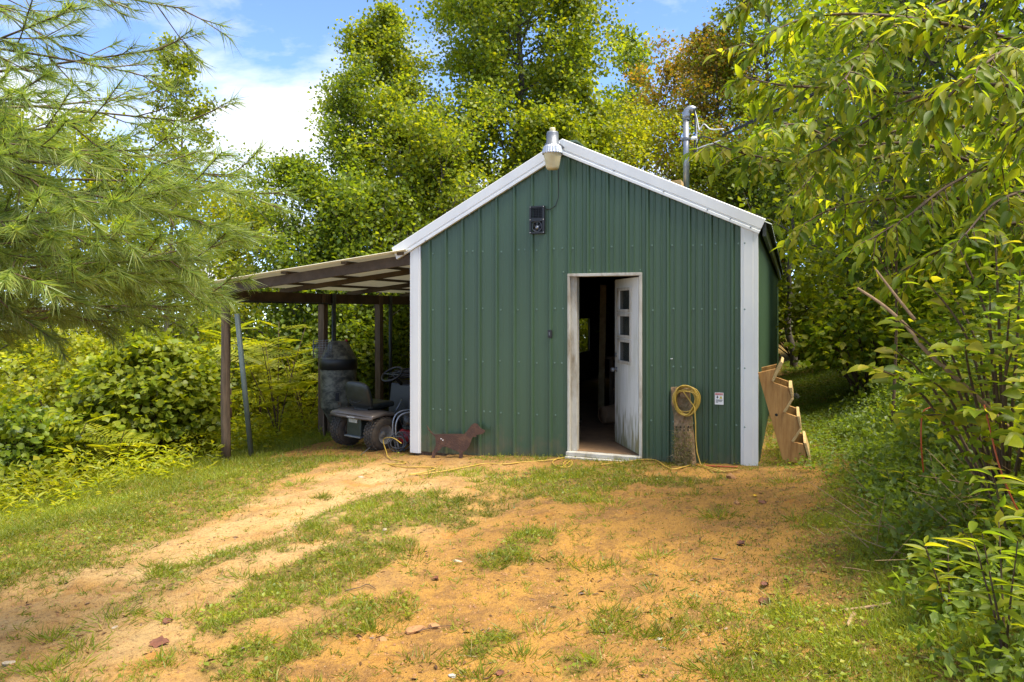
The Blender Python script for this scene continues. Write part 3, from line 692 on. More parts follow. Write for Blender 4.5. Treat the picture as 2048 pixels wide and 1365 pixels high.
# pipe stub
p = lp(1342, 718); d = Vector((.25,-.95,-.15)).normalized()
m = MB().tube([Vector((0,0,0)), Vector((.0,-.03,.0)), Vector((.012,-.055,.004)), Vector((.026,-.062,.006))], .005, 7)
o = m.build('wall_hook', M['wirew'], None, label='small pale bent hook on siding above the leaning timber', cat='hook'); o.location = bw(p); o.rotation_euler = (0,0,-TH)
# warning sign
a, b = lp(1430, 785), lp(1447.5, 809.5)
sg = empty('warning_sign', bw(Vector((a.x, -.019, b.z))), -TH, 'small white danger sign with red header on the siding', 'sign')
sw, sh = b.x-a.x, a.z-b.z
MB().box((0,-.003,0),(sw,.0,sh)).build('plate', M['signwhite'], sg)
MB().box((sw*.06,-.0045,sh*.80),(sw*.94,-.0032,sh*.96)).build('red_header', M['signred'], sg)
MB().prism([(sw*.30,sh*.50),(sw*.44,sh*.62),(sw*.36,sh*.62),(sw*.36,sh*.74),(sw*.24,sh*.74),(sw*.24,sh*.62),(sw*.16,sh*.62)], .0012, lambda x,y,w: (x,-.0033-w,y)).build('arrow_symbol', M['signblack'], sg)
MB().prism([(sw*.52,sh*.50),(sw*.88,sh*.50),(sw*.70,sh*.74)], .0012, lambda x,y,w: (x,-.0033-w,y)).build('triangle_symbol', M['signyellow'], sg)
MB().box((sw*.685,-.0055,sh*.56),(sw*.715,-.0046,sh*.66)).build('triangle_mark', M['signblack'], sg)
for k, (x1, z) in enumerate(((.90,.36),(.82,.27),(.38,.17))):
    MB().box((sw*.14,-.0045,sh*z),(sw*x1,-.0032,sh*(z+.045))).build('print_line', M['signblack'], sg)
def text(s, size, mat, parent, loc, rot, name):
    cu = bpy.data.curves.new(name, 'FONT'); cu.body = s; cu.size = size; cu.extrude = .0004; cu.align_x = 'CENTER'; cu.align_y = 'CENTER'
    cu.materials.append(mat); t_ = bpy.data.objects.new(name, cu); me = bpy.data.meshes.new_from_object(t_); bpy.data.objects.remove(t_); bpy.data.curves.remove(cu)
    o = bpy.data.objects.new(name, me); o.location = loc; o.rotation_euler = rot; return finish(o, parent)
text('DANGER', sw*.19, M['signwhite'], sg, (sw*.53,-.0052,sh*.88), (math.radians(90),0,0), 'header_lettering')
# rusty dog
DOG = [(170,188),(200,235),(235,275),(270,303),(360,300),(500,298),(630,300),(660,270),(690,225),(715,190),(745,172),(780,180),(800,205),(830,235),(880,262),(875,280),(850,303),(800,308),(775,318),(783,335),(765,338),(745,330),(728,355),(715,400),(700,450),(670,490),(632,515),(632,560),(628,612),(585,612),(588,560),(585,515),(560,500),(520,490),(470,468),(420,450),(380,452),(350,490),(310,520),(297,560),(295,612),(256,612),(262,545),(262,515),(290,470),(300,420),(290,360),(280,325),(262,314),(225,283),(190,240)]
vd = -.16
dp = [wl(820+x/6.024, 820+y/6.024, vd) for x, y in DOG]
zb_ = min(z for _, z in dp); uc = np.mean([u for u, _ in dp])
gzd = gz(*b2w(uc, vd).xy)
o = MB().prism([(u-uc, z-zb_) for u, z in dp], .006, lambda x,y,w: (x, .16*y-w, y)).build('dog_cutout', M['rust'], None, label='rusty sheet-metal dog silhouette leaning by the shed wall', cat='yard ornament')
o.location = b2w(uc, vd, zb_-.0); o.rotation_euler = (0,0,-TH); dog = o
for x_, y_ in ((357,357),(380,373)):  # white discs painted as the bright spots of two bullet holes
    u_, z_ = wl(820+x_/6.024, 820+y_/6.024, vd); MB().lathe([(0,-.0015),(.007,-.001),(.0075,.002)], 10, (u_-uc, .16*(z_-zb_)-.0075, z_-zb_), 'y').build('pale_hole_disc', M['signwhite'], dog)
# leaning mossy timber with drilled holes
tp = [(1339,777),(1376,778),(1384,836),(1392,934),(1350,936),(1343,836)]
vt = -.16
tim = empty('leaning_timber', b2w(wl(1370,935,vt)[0], vt, wl(1370,935,vt)[1]), -TH, 'rotten mossy timber with drilled holes leaning on the green wall', 'timber')
org = Vector((wl(1370,935,vt)[0], 0, wl(1370,935,vt)[1]))
rg = np.random.default_rng(5)
m = MB(); rows_ = 26; cols_ = 9; vs = []
for side in (0, 1):
    for i in range(rows_):
        t = i/(rows_-1); py = 936 - t*159
        xl = 1350 + (1339-1350)*t + (2 if .3 < t < .7 else 0); xr = 1392 + (1376-1392)*t
        for j in range(cols_):
            s_ = j/(cols_-1); u, z = wl(xl+(xr-xl)*s_, py, vt)
            if t > .62 and s_ > .55: z -= 0
            y = (.10*t) + (.055 if side else 0) + (0 if side else -.018*math.sin(math.pi*s_) + .014*(rg.random()-.5) + (.012 if .55 < t < .66 else 0))
            vs.append((u-org.x + .004*(rg.random()-.5), y, z-org.z + .006*(rg.random()-.5)))
nn = rows_*cols_; fs = []
for i in range(rows_-1):
    for j in range(cols_-1):
        a = i*cols_+j; fs += [(a,a+1,a+cols_+1,a+cols_), (nn+a,nn+a+cols_,nn+a+cols_+1,nn+a+1)]
    a = i*cols_; fs.append((a,a+cols_,nn+a+cols_,nn+a)); a += cols_-1; fs.append((a,nn+a,nn+a+cols_,a+cols_))
for j in range(cols_-1):
    fs.append((j,nn+j,nn+j+1,j+1)); a = (rows_-1)*cols_+j; fs.append((a,a+1,nn+a+1,nn+a))
m.add(vs, fs); m.build('timber', M['rot'], tim)
for py in (855.5, 861.5):
    for px in (1352, 1360, 1367.5, 1375.5):
        u, z = wl(px, py, vt); MB().lathe([(0,-.0035),(.0075,-.003),(.008,.012)], 10, (u-org.x, .030, z-org.z), 'y').build('hole_shade_disc', M['near_black'], tim)  # dark discs painted as the shade inside drilled holes
u0, z0 = wl(1359,781,vt); u1, z1 = wl(1377,797,vt)
MB().box((u0-org.x,.045,z1-org.z),(u1-org.x,.16,z0-org.z)).build('notched_block', M['rot'], tim, .006)
# moss and straw on it
n = 900; tt = rg.beta(1.1, 2.6, n); P = []
for t in tt:
    u, z = wl(1346 + 40*rg.random() - 4*t, 934-t*100, vt); P.append((u-org.x, .10*t*.63-.022, z-org.z))
P = np.array(P); leaf_obj('moss', P[:520], nrm(rg.normal(size=(520,3))+[0,-.8,.2]), rdir(rg,520), rg.uniform(.012,.035,520), .006, T_BLADE, M['moss'], tim, kind='stuff')
leaf_obj('straw', P[520:], nrm(rg.normal(size=(380,3))+[0,-.4,-.4]), rdir(rg,380), rg.uniform(.03,.09,380), .003, T_BLADE, M['straw'], tim, kind='stuff')
# yellow cord coil
cc = lp(1370.5, 799, vt); rg = random.Random(8)
path = []
nl = 11
for i in range(nl*28):
    a = 2*math.pi*i/28 + 2.0; l = i/28.
    rx = .118 + .014*math.sin(l*2.3+.5) + .004*math.sin(3*a+l); rz = .142 + .018*math.sin(l*1.7)
    path.append(Vector((cc.x + rx*math.cos(a) + .012*math.sin(l*3.1), vt + .015 - .035*math.sin(l*1.9) + .09*.8 - .05, cc.z + rz*math.sin(a) - .012*math.sin(l*1.3)-.004*l*math.sin(a)**2)))
tail = [lp(1389,815,vt-.03), lp(1391,845,vt-.03), lp(1391.5,880,vt-.04), lp(1394,905,vt-.05), lp(1401,930,vt-.09)]
pts = [bw(p) for p in path + tail]
for (x, y) in ((1420,938),(1450,947)): q_ = G(x, y); q_.z += .012; pts.append(q_)
MB().tube(pts, .0062, 6).build('cord_coil', M['yellow'], None, label='coil of yellow cord hung on the leaning timber', cat='cord')
def spline(P, n=8):
    P = [Vector(p) for p in P]; out = []
    for i in range(len(P)-1):
        a, b, c_, d = P[max(i-1,0)], P[i], P[i+1], P[min(i+2,len(P)-1)]
        for k in range(n):
            t = k/n; out.append(.5*((2*b)+(c_-a)*t+(2*a-5*b+4*c_-d)*t*t+(3*b-a-3*c_+d)*t**3))
    return out + [P[-1]]
def ground_cord(name, pix, mat, r, label, lift=.012, cat='cord'):
    pts = []
    for x in pix:
        q_ = G(x[0], x[1]); q_.z += lift + (x[2] if len(x) > 2 else 0); pts.append(q_)
    sp = spline(pts, 7)
    for i, p in enumerate(sp):
        p.z = max(p.z, gz(p.x, p.y)+r)
    return MB().tube(sp, r, 6).build(name, M[mat], None, label=label, cat=cat)
ground_cord('ground_cord', [(803,912,.14),(785,910,.2),(767,906,.16),(772,912,.05),(780,920),(812,927),(790,931),(770,929),(800,936),(835,937),(862,937),(871,941),(845,948),(818,952),(845,951),(900,943),(936,936),(969,930),(1008,931),(1046,927),(1076,925),(1112,921),(1137,915)], 'yellow', .0062, 'long yellow cord trailing from the pump to the door')
ground_cord('ground_cord', [(1120,918),(1106,925),(1109,933),(1122,937),(1132,932),(1141,924),(1145,931),(1134,938),(1126,932),(1132,925),(1142,928),(1139,936),(1128,938),(1118,937)], 'yellow', .006, 'yellow cord loops lying in grass left of the door sill')
ground_cord('ground_cord', [(1200,932),(1240,928),(1280,922),(1311,923),(1330,935),(1346,941),(1370,936),(1389,932),(1410,938),(1440,946),(1475,944)], 'yellow', .006, 'yellow cord on the dirt below the leaning timber')
ground_cord('ground_cord', [(1392,933),(1430,935),(1476,937)], 'orange', .008, 'short orange cable on the soil beside the white corner', cat='cable')

# ------------------------------------------------------------------ service mast on the roof
vm = .55; um = wl(1372.5, 320, vm)[0]
zb_, zt_ = zr(um)-.02, wl(1372, 236, vm)[1]
mast = empty('service_mast', b2w(um, vm, zb_), -TH, 'galvanised conduit mast with weatherhead on the shed roof', 'mast')
hm = zt_-zb_
MB().tube([(0,0,0),(0,0,hm)], .034, 18).build('pipe', M['galv'], mast)
MB().lathe([(.06,-.01),(.052,.03),(.040,.06),(.036,.07)], 16, (0,0,.0)).build('flashing', M['grey'], mast)
m = MB(); k = 10; n = 12
path = [Vector((.0 + .055*(1-math.cos(a)), 0, hm + .075*math.sin(a)+.02)) for a in np.linspace(0, 2.35, k)]
m.tube([(0,0,hm-.03)] + path, [.040] + list(np.linspace(.048,.038,k)), 14); m.build('weatherhead', M['galv'], mast)
MB().lathe([(.042,-.012),(.046,0),(.042,.012)], 16, (0,0,hm-.02)).build('collar', M['grey'], mast)
hc = wl(1372, 279, vm)[1]-zb_
MB().lathe([(.036,-.02),(.040,-.015),(.040,.015),(.036,.02)], 16, (0,0,hc)).bar((-.055,0,hc),(.06,0,hc),.02,.02).build('clamp', M['grey'], mast)
MB().lathe([(.0,-.03),(.018,-.028),(.024,-.01),(.016,0),(.024,.01),(.018,.028),(0,.03)], 14, (.085,0,hc+.005), 'x').build('insulator', M['signwhite'], mast)
w0 = path[-1]
for i, pl in enumerate(([w0,(.12,0,hm-.02),(.15,-.02,hm-.16),(.20,-.03,hm-.10),(.28,-.05,hm-.17),(.42,-.06,hm-.18)], [w0,(.10,0,hm-.10),(.09,0,hm-.36),(.10,-.01,hm-.42),(.13,-.02,hm-.30),(.18,-.03,hm-.24),(.30,-.05,hm-.28)], [w0,(.11,.02,hm-.12),(.12,.02,hm-.40),(.14,0,hm-.36),(.30,-.05,hm-.33),(.40,-.06,hm-.30)])):
    MB().tube(spline(pl, 6), .0075, 6).build('service_wire', M['wirew'] if i != 1 else M['cable'], mast)
cb = b2w(um, vm, zb_) + Vector((.40*CO, -.40*SI, hm-.24))
ends = [cb, at(1535, 229, 7.2), at(1650, 178, 6.6), at(1780, 110, 6.0), at(2060, -40, 4.9), at(2400, -240, 4.2)]
sp = spline(ends, 10); m = MB()
for kx in range(3):
    m.tube([p + Vector((0, .012*math.cos(i*.9+kx*2.09), .012*math.sin(i*.9+kx*2.09))) for i, p in enumerate(sp)], .008, 5)
m.build('power_cable', M['cable'], None, label='black twisted power cable running from mast through the leaves', cat='cable')
# wood blocks beside the mast
wb = empty('roof_blocks', b2w(wl(1350,362,.4)[0], .4, zr(wl(1350,362,.4)[0])), -TH, 'pale wooden block pieces nailed on the roof beside the mast', 'block')
MB().bar((-.10,0,.02),(.085,0,.035),.20,.085).build('block', M['pine_end'], wb, .004)
MB().bar((-.135,.02,.02),(-.06,.02,.05),.16,.05).build('wedge', M['pine_end'], wb, .004)
# ------------------------------------------------------------------ timber steps leaning beside the shed
vs_ = .02
ORG = Vector((wl(1570,925,vs_)[0], vs_, wl(1570,925,vs_)[1]))
steps = empty('wooden_steps', bw(ORG), -TH, 'new pine stair unit with four treads propped beside the shed', 'steps')
def z3(x, y): u, z = wl(1280+x/4.874, 680+y/4.874, vs_); return (u-ORG.x, z-ORG.z)
STR = [(1148,322),(1322,282),(1283,392),(1300,415),(1440,465),(1478,570),(1395,698),(1420,712),(1525,748),(1558,868),(1475,985),(1500,1000),(1592,1018),(1622,1130),(1605,1220),(1480,1192),(1390,1168)]
poly = [z3(*p) for p in STR]
for d in (0, .68): MB().prism(poly, .038, lambda x,y,w,d=d: (x, d+w, y)).build('stringer', M['pine'], steps, .003)
for quad in ([(1283,392),(1302,412),(1398,225),(1374,207)], [(1395,698),(1418,712),(1497,578),(1478,566)], [(1475,985),(1498,999),(1578,872),(1558,864)], [(1600,1216),(1622,1232),(1667,1165),(1640,1150)]):
    MB().prism([z3(*p) for p in quad], .80, lambda x,y,w: (x, -.03+w, y)).build('tread', M['pine_end'], steps, .003)
for quad in ([(1448,462),(1482,465),(1497,566),(1480,566)], [(1527,742),(1556,745),(1576,862),(1560,864)], [(1594,1000),(1622,1005),(1664,1150),(1640,1148)]):
    MB().prism([z3(*p) for p in quad], .78, lambda x,y,w: (x, -.02+w, y)).build('riser', M['pine_end'], steps, .003)
MB().lathe([(0,-.004),(.014,-.002),(.018,.004)], 10, (z3(1330,732)[0], 0, z3(1330,732)[1]), 'y').build('knot', M['near_black'], steps)
# ------------------------------------------------------------------ under the lean-to
def mower():
    axle = G(735, 897); 
    hd = math.radians(40)                       # heading, clockwise from +Y
    o = empty('riding_mower', (axle.x-.06, axle.y+.06, gz(axle.x, axle.y)+.0), -hd, 'taupe riding mower with black seat parked under the lean-to', 'riding mower')
    R, wd = .225, .20
    # local axes: x = right, y = forward
    def wheel(x, y, R, wd, sgn):
        prof = [(R*.55,-wd/2),(R*.80,-wd/2*1.02),(R*.94,-wd/2*.92),(R,-wd/2*.7),(R*1.005,0),(R,wd/2*.7),(R*.94,wd/2*.92),(R*.80,wd/2*1.02),(R*.55,wd/2)]
        ty = MB().lathe(prof, 32, (x,y,R), 'x')
        for k in range(30):
            for j, xx in enumerate((-.34,-.11,.11,.34)):
                a = 2*math.pi*(k+.5*(j%2))/30; mt = Matrix.Translation((x+xx*wd, y, R)) @ Matrix.Rotation(a, 4, 'X')
                ty.box((-.017,-.016,R-.004),(.017,.016,R+.009), mt)
        t = ty.build('tyre', M['tyre'], o)
        MB().lathe([(R*.57,-wd*.42),(R*.50,-wd*.30),(R*.2,-wd*.22),(R*.16,-wd*.3),(0,-wd*.3)], 24, (x,y,R), 'x').lathe([(R*.57,wd*.42),(R*.50,wd*.30),(R*.2,wd*.22),(R*.16,wd*.3),(0,wd*.3)], 24, (x,y,R), 'x').build('rim', M['rim'], t)
    wheel(-.36, 0, R, wd, -1); wheel(.36, 0, R, wd, 1)
    wheel(-.33, 1.15, .17, .14, -1); wheel(.33, 1.15, .17, .14, 1)
    # fender pan over the rear wheels
    sec = [(-.22,.44,.05),(-.235,.475,.0),(-.20,.50,0),(.0,.52,0),(.17,.50,0),(.27,.42,0),(.34,.30,0),(.42,.24,0),(.62,.235,0)]   # y, z
    m = MB(); vs = []
    for y, z, _ in sec:
        wq = .45 if y < .2 else .43
        for x, dz in ((-wq,-.045),(-wq+.01,-.01),(-wq+.05,.0),(-.2,.008),(.2,.008),(wq-.05,0),(wq-.01,-.01),(wq,-.045)): vs.append((x, y, z+dz))
    k = 8; m.add(vs, [(i*k+j, i*k+j+1, (i+1)*k+j+1, (i+1)*k+j) for i in range(len(sec)-1) for j in range(k-1)], True)
    f = m.build('fender', M['taupe'], o); sol = f.modifiers.new('thick', 'SOLIDIFY'); sol.thickness = .008
    MB().tube([(-.44,-.215,.445),(-.25,-.24,.445),(.25,-.24,.445),(.44,-.215,.445)], .02, 8).build('fender_lip', M['taupe'], f)
    text('CRAFTSMAN', .028, M['signwhite'], f, (.05,-.262,.448), (math.radians(90),0,0), 'fender_lettering')
    # rear plate, chassis, hitch
    MB().box((-.15,-.17,.17),(.15,.12,.43)).build('transaxle_housing', M['dkgreen'], o, .01)
    MB().box((-.17,-.20,.165),(.17,-.15,.185)).build('hitch_plate', M['galv'], o, .003)
    MB().box((-.09,-.19,.36),(.09,-.172,.43)).build('rear_reflector_panel', M['rim'], o, .006)
    MB().box((-.12,.1,.20),(.12,1.3,.30)).build('chassis', M['dkgreen'], o, .01)
    MB().lathe([(0,.20),(.40,.20),(.47,.17),(.48,.10),(.47,.09)], 20, (0,.62,0)).build('mower_deck', M['taupe'], o)
    # seat
    def seat_part(profile, wfun, name):
        m = MB(); k = 12; vs = []; 
        for i, (y, z, t) in enumerate(profile):
            w = wfun(i/(len(profile)-1))
            for j in range(k):
                a = 2*math.pi*j/k; cx_ = math.copysign(abs(math.cos(a))**.55, math.cos(a)); sy = math.copysign(abs(math.sin(a))**.7, math.sin(a))
                vs.append((w*cx_, y - t*sy*.9, z + (t*sy*.25 if name == 'seat_back' else 0) - (0 if name == 'seat_back' else 0)))
        n = len(profile)
        fs = [(i*k+j, i*k+(j+1)%k, (i+1)*k+(j+1)%k, (i+1)*k+j) for i in range(n-1) for j in range(k)] + [tuple(range(k)), tuple((n-1)*k+j for j in range(k))]
        ob = m.add(vs, fs, True).build(name, M['vinyl'], o); sb = ob.modifiers.new('s', 'SUBSURF'); sb.levels = 1; sb.render_levels = 2; return ob
    bk = seat_part([(-.03,.55,.04),(-.05,.58,.07),(-.075,.68,.078),(-.10,.79,.075),(-.12,.875,.06),(-.125,.91,.03)], lambda t: .225 + .03*math.sin(math.pi*min(t*1.1,1)) - (.10 if t > .95 else .0) - (.03 if t < .1 else 0), 'seat_back')
    MB().tube([(-.12,-.158,.655),(-.06,-.150,.632),(.0,-.146,.625),(.06,-.150,.632),(.12,-.158,.655)], .006, 6).build('seat_seam', M['black'], bk)
    m = MB().box((-.22,-.06,.54),(.22,.36,.62)); sc = m.build('seat_cushion', M['vinyl'], o, .03)
    MB().box((-.14,-.05,.51),(.14,.25,.54)).build('seat_bracket', M['black'], o)
    # footrests, dash, steering, hood
    MB().box((-.43,.34,.225),(.43,.85,.245)).build('footrest', M['taupe'], o, .006)
    MB().prism([(.58,.24),(.98,.24),(.98,.80),(.80,.86),(.66,.82)], .44, lambda a,b,w: (-.22+w, a, b)).build('dash_tower', M['black'], o, .025)
    hood = [(.80,.82),(.95,.83),(1.35,.76),(1.52,.68),(1.56,.52),(1.55,.36),(.82,.36)]
    hd_ = MB().prism(hood, .50, lambda a,b,w: (-.25+w, a, b)).build('hood', M['taupe'], o, .04)
    MB().prism([(.84,.40),(1.50,.40),(1.47,.60),(1.25,.68),(.90,.74)], .512, lambda a,b,w: (-.256+w, a, b)).build('hood_side_panel', M['dkgreen'], hd_, .01)
    st = [Vector((.17*math.cos(a), .50+.12*math.sin(a), .965+.09*math.sin(a))) for a in np.linspace(0, 2*math.pi, 29)]
    sw_ = MB().tube(st, .016, 8).build('steering_wheel', M['black'], o)
    MB().tube([(0,.50,.965),(0,.68,.80)], .024, 10).bar((-.16,.50,.965),(.16,.50,.965),.04,.012).build('steering_column', M['black'], o)
    MB().tube([(.27,.30,.45),(.30,.36,.56),(.30,.42,.64)], .009, 6).build('lever', M['galv'], o)
    MB().tube([(-.30,.12,.50),(-.31,.13,.58)], .012, 6).lathe([(0,.62),(.02,.61),(.022,.585),(.012,.57)], 10, (-.31,.13,0)).build('fuel_cap', M['black'], o)
    return o, hd
mw, mhd = mower()
# tangle of black cable lying on the mower's dash
rg = random.Random(3); ctr = mw.matrix_basis @ Vector((.03,.82,.93)); pts = []
for i in range(230):
    a = i*.42; r = .10+.09*abs(math.sin(i*.131)); pts.append(ctr + Vector((r*1.5*math.cos(a)+.05*math.sin(i*.05), r*math.sin(a*1.07), .04*math.sin(i*.37)+.03*math.cos(i*.11)+.02)))
MB().tube(pts, .0075, 5).build('cable_tangle', M['cable'], None, label='tangle of black cables heaped on the mower dash', cat='cables')
p = mw.matrix_basis @ Vector((-.02,.70,.875))
# plank pieces laid across the hood
o = MB().bar((-.05,0,0),(.75,.1,.04),.16,.03).build('scrap_plank', M['wood'], None, .003, label='weathered plank laid across the mower hood', cat='plank'); o.location = mw.matrix_basis @ Vector((-.1,1.25,.83)); o.rotation_euler = (0,0,.3)
# hopper barrel
bp = at(677, 830, 11.7); gb = gz(bp.x, bp.y)
bar_ = empty('feed_barrel', (bp.x, bp.y, gb), .3, 'camouflage hopper barrel with cone bottom standing behind the mower', 'barrel')
zc0 = 1.6-(813-620)*11.7/1440-gb; zc1 = 1.6-(858-620)*11.7/1440-gb; zt0 = 1.6-(738-620)*11.7/1440-gb; zt1 = 1.6-(717-620)*11.7/1440-gb; zt2 = 1.6-(684-620)*11.7/1440-gb
MB().lathe([(.05,zc1),(.09,zc1+.02),(.275,zc0-.01),(.285,zc0+.02),(.283,zc0+.3),(.288,zt0)], 32).build('drum', M['barrel'], bar_)
MB().lathe([(.288,zt0),(.302,zt0),(.304,zt1-.01),(.298,zt1),(.285,zt1)], 32).build('rim_band', M['black'], bar_)
MB().lathe([(.285,zt1),(.278,zt1+.02),(.15,zt2),(.14,zt2+.012),(0,zt2+.014)], 24).build('cone_lid', M['barrel'], bar_)
MB().lathe([(.06,zc1+.03),(.05,zc1-.05),(.045,zc1-.12),(0,zc1-.12)], 14).build('spout', M['galv'], bar_)
for k in range(3):
    a = 2.1*k+.5; MB().bar((.25*math.cos(a),.25*math.sin(a),-.06),(.27*math.cos(a),.27*math.sin(a),zc0+.1),.05,.03).build('leg', M['wood'], bar_)
MB().box((-.07,-.296,zc0+.12),(-.01,-.278,zc0+.25)).build('latch_plate', M['black'], bar_, .004)
MB().lathe([(0,.03),(.022,.02),(.028,0),(.022,-.02),(0,-.03)], 12, (.12,-.05,zt2+.02)).build('lid_knob', M['red'], bar_)
# wire basket beside it
cg = at(645, 715, 11.5)
def cage(name, loc, sx, sy, sz, n, label, r=.003):
    o = empty(name, loc, .2, label, 'basket')
    for k in range(n[2]+1):
        z = sz*k/n[2]; MB().tube([(-sx,-sy,z),(sx,-sy,z),(sx,sy,z),(-sx,sy,z),(-sx,-sy,z)], r, 4).build('hoop', M['galv'], o)
    for i in range(n[0]+1):
        x = -sx+2*sx*i/n[0]
        for y in (-sy, sy): MB().tube([(x,y,0),(x,y,sz)], r, 4).build('upright', M['galv'], o)
    for j in range(1, n[1]):
        y = -sy+2*sy*j/n[1]
        for x in (-sx, sx): MB().tube([(x,y,0),(x,y,sz)], r, 4).build('upright', M['galv'], o)
    return o
cage('wire_basket', cg, .14, .11, .27, (6,4,7), 'small wire basket hung by the post above the barrel')
cg2 = G(672, 866); cage('wire_cage', (cg2.x, cg2.y, cg2.z), .11, .11, .20, (5,5,5), 'low wire cage on the ground behind the mower wheel')
# pump / compressor with red tank and hose
pp = b2w(-.22, .42); gp = gz(pp.x, pp.y)
pump = empty('portable_compressor', (pp.x, pp.y, gp), .35, 'small compressor with red tank and black motor by the corner', 'compressor')
MB().lathe([(0,-.19),(.06,-.185),(.095,-.15),(.105,-.10),(.105,.10),(.095,.15),(.06,.185),(0,.19)], 22, (.0,0,.17), 'x').build('tank', M['red'], pump)
MB().lathe([(0,-.14),(.085,-.13),(.10,-.09),(.10,.08),(.08,.12),(0,.13)], 18, (.02,0,.37), 'x').build('motor_shroud', M['black'], pump)
MB().box((-.12,-.09,.27),(.13,.09,.31)).build('motor_plate', M['dkgreen'], pump, .008)
MB().tube(spline([(-.20,-.10,.03),(-.24,-.10,.30),(-.18,-.10,.46),(0,-.10,.50),(.15,-.10,.47)],5), .011, 8).build('handle', M['galv'], pump)
MB().tube(spline([(-.20,.10,.03),(-.24,.10,.30),(-.18,.10,.46),(0,.10,.50),(.15,.10,.47)],5), .011, 8).build('handle', M['galv'], pump)
for x in (-.13, .13): MB().bar((x,-.1,.0),(x,0,.08),.02,.02).bar((x,.1,.0),(x,0,.08),.02,.02).build('foot', M['galv'], pump)
pts = []
for i in range(150):
    a = i*.30; pts.append((pp.x-.10+(.085+.035*math.sin(i*.07))*math.cos(a)-.0006*i, pp.y-.16+.06*math.sin(i*.05), gp+.125+(.095+.03*math.sin(i*.11))*math.sin(a)+.015*math.sin(i*.04)))
MB().tube(pts, .0075, 6).build('hose_coil', M['ghose'], None, label='loops of grey hose leaning on the mower wheel', cat='hose')
ground_cord('pry_rod', [(722,912),(745,902,.06),(765,893,.14)], 'ghose', .006, 'thin grey hose end trailing on the dirt behind mower', cat='hose')
# leaning green pipe and stakes
q0 = G(503, 915); MB().tube([q0, at(474, 628, q0.y-.15)], .035, 12).build('leaning_pipe', M['greenpole'], None, label='green-grey pipe leaning beside the front wooden post', cat='pipe')
q0 = G(521, 880); m = MB().bar((q0.x,q0.y,q0.z-.1), at(520,786,q0.y), .03, .03).build('fence_stake', M['rust'], None, label='short rusty stake standing right of the leaning pipe', cat='stake')
q0 = G(464, 893); m = MB().tube([q0, at(461,770,q0.y)], .016, 6).build('fence_stake', M['rust'], None, label='thin rusty stake standing just behind front wooden post', cat='stake')
# ------------------------------------------------------------------ inside the shed
q_ = b2w(*[1.95, 1.9]); bk = empty('tipped_bucket', (*q_.xy, .14), .5, 'tan bucket lying on its side inside the doorway', 'bucket')
MB().lathe([(.115,0),(.14,.34),(.150,.345),(.150,.36),(.135,.36),(.11,.01),(0,.01)], 24, (0,0,0), 'x').build('bucket_body', M['cardboard'], bk)
MB().tube([(.35,.14*math.cos(a),.14*math.sin(a)) for a in np.linspace(0,2*math.pi,25)], .008, 6).build('bucket_rim', M['cardboard'], bk)
q_ = b2w(2.5, 3.0); sf = empty('workbench', (*q_.xy, 0), -TH, 'wooden bench with low shelf inside the dark doorway', 'workbench')
MB().box((-.7,-.3,.86),(.9,.3,.90)).build('bench_top', M['wood'], sf); MB().box((-.62,-.28,.40),(.86,.28,.43)).build('lower_shelf', M['cardboard'], sf)
for x in (-.62,.8):
    for y in (-.26,.26): MB().box((x-.03,y-.03,0),(x+.03,y+.03,.86)).build('leg', M['wood'], sf)
for k, (u, v, h, lab) in enumerate(((1.55,3.4,2.0,'pale upright board inside the doorway beside window light'), (1.72,3.8,1.7,'shorter brown board upright further inside the doorway'))):
    q_ = b2w(u, v); o = MB().box((-.05,-.02,0),(.05,.02,h)).build('upright_board', M['cardboard'] if k else M['pine_end'], None, .003, label=lab, cat='board'); o.location = (*q_.xy, 0); o.rotation_euler = (0,.02,-TH)
q_ = b2w(1.5, 1.7); m = MB(); rg = random.Random(6)
pts = [(*((q_ + Vector((.18*math.cos(i*.8)*rg.uniform(.6,1), .14*math.sin(i*.8)*rg.uniform(.6,1), 0))).xy), .03+.012*i/8) for i in range(70)]
MB().tube(pts, .018, 6).build('dark_hose_heap', M['dkgreen'], None, label='dark hose heaped on the floor just inside the door', cat='hose')

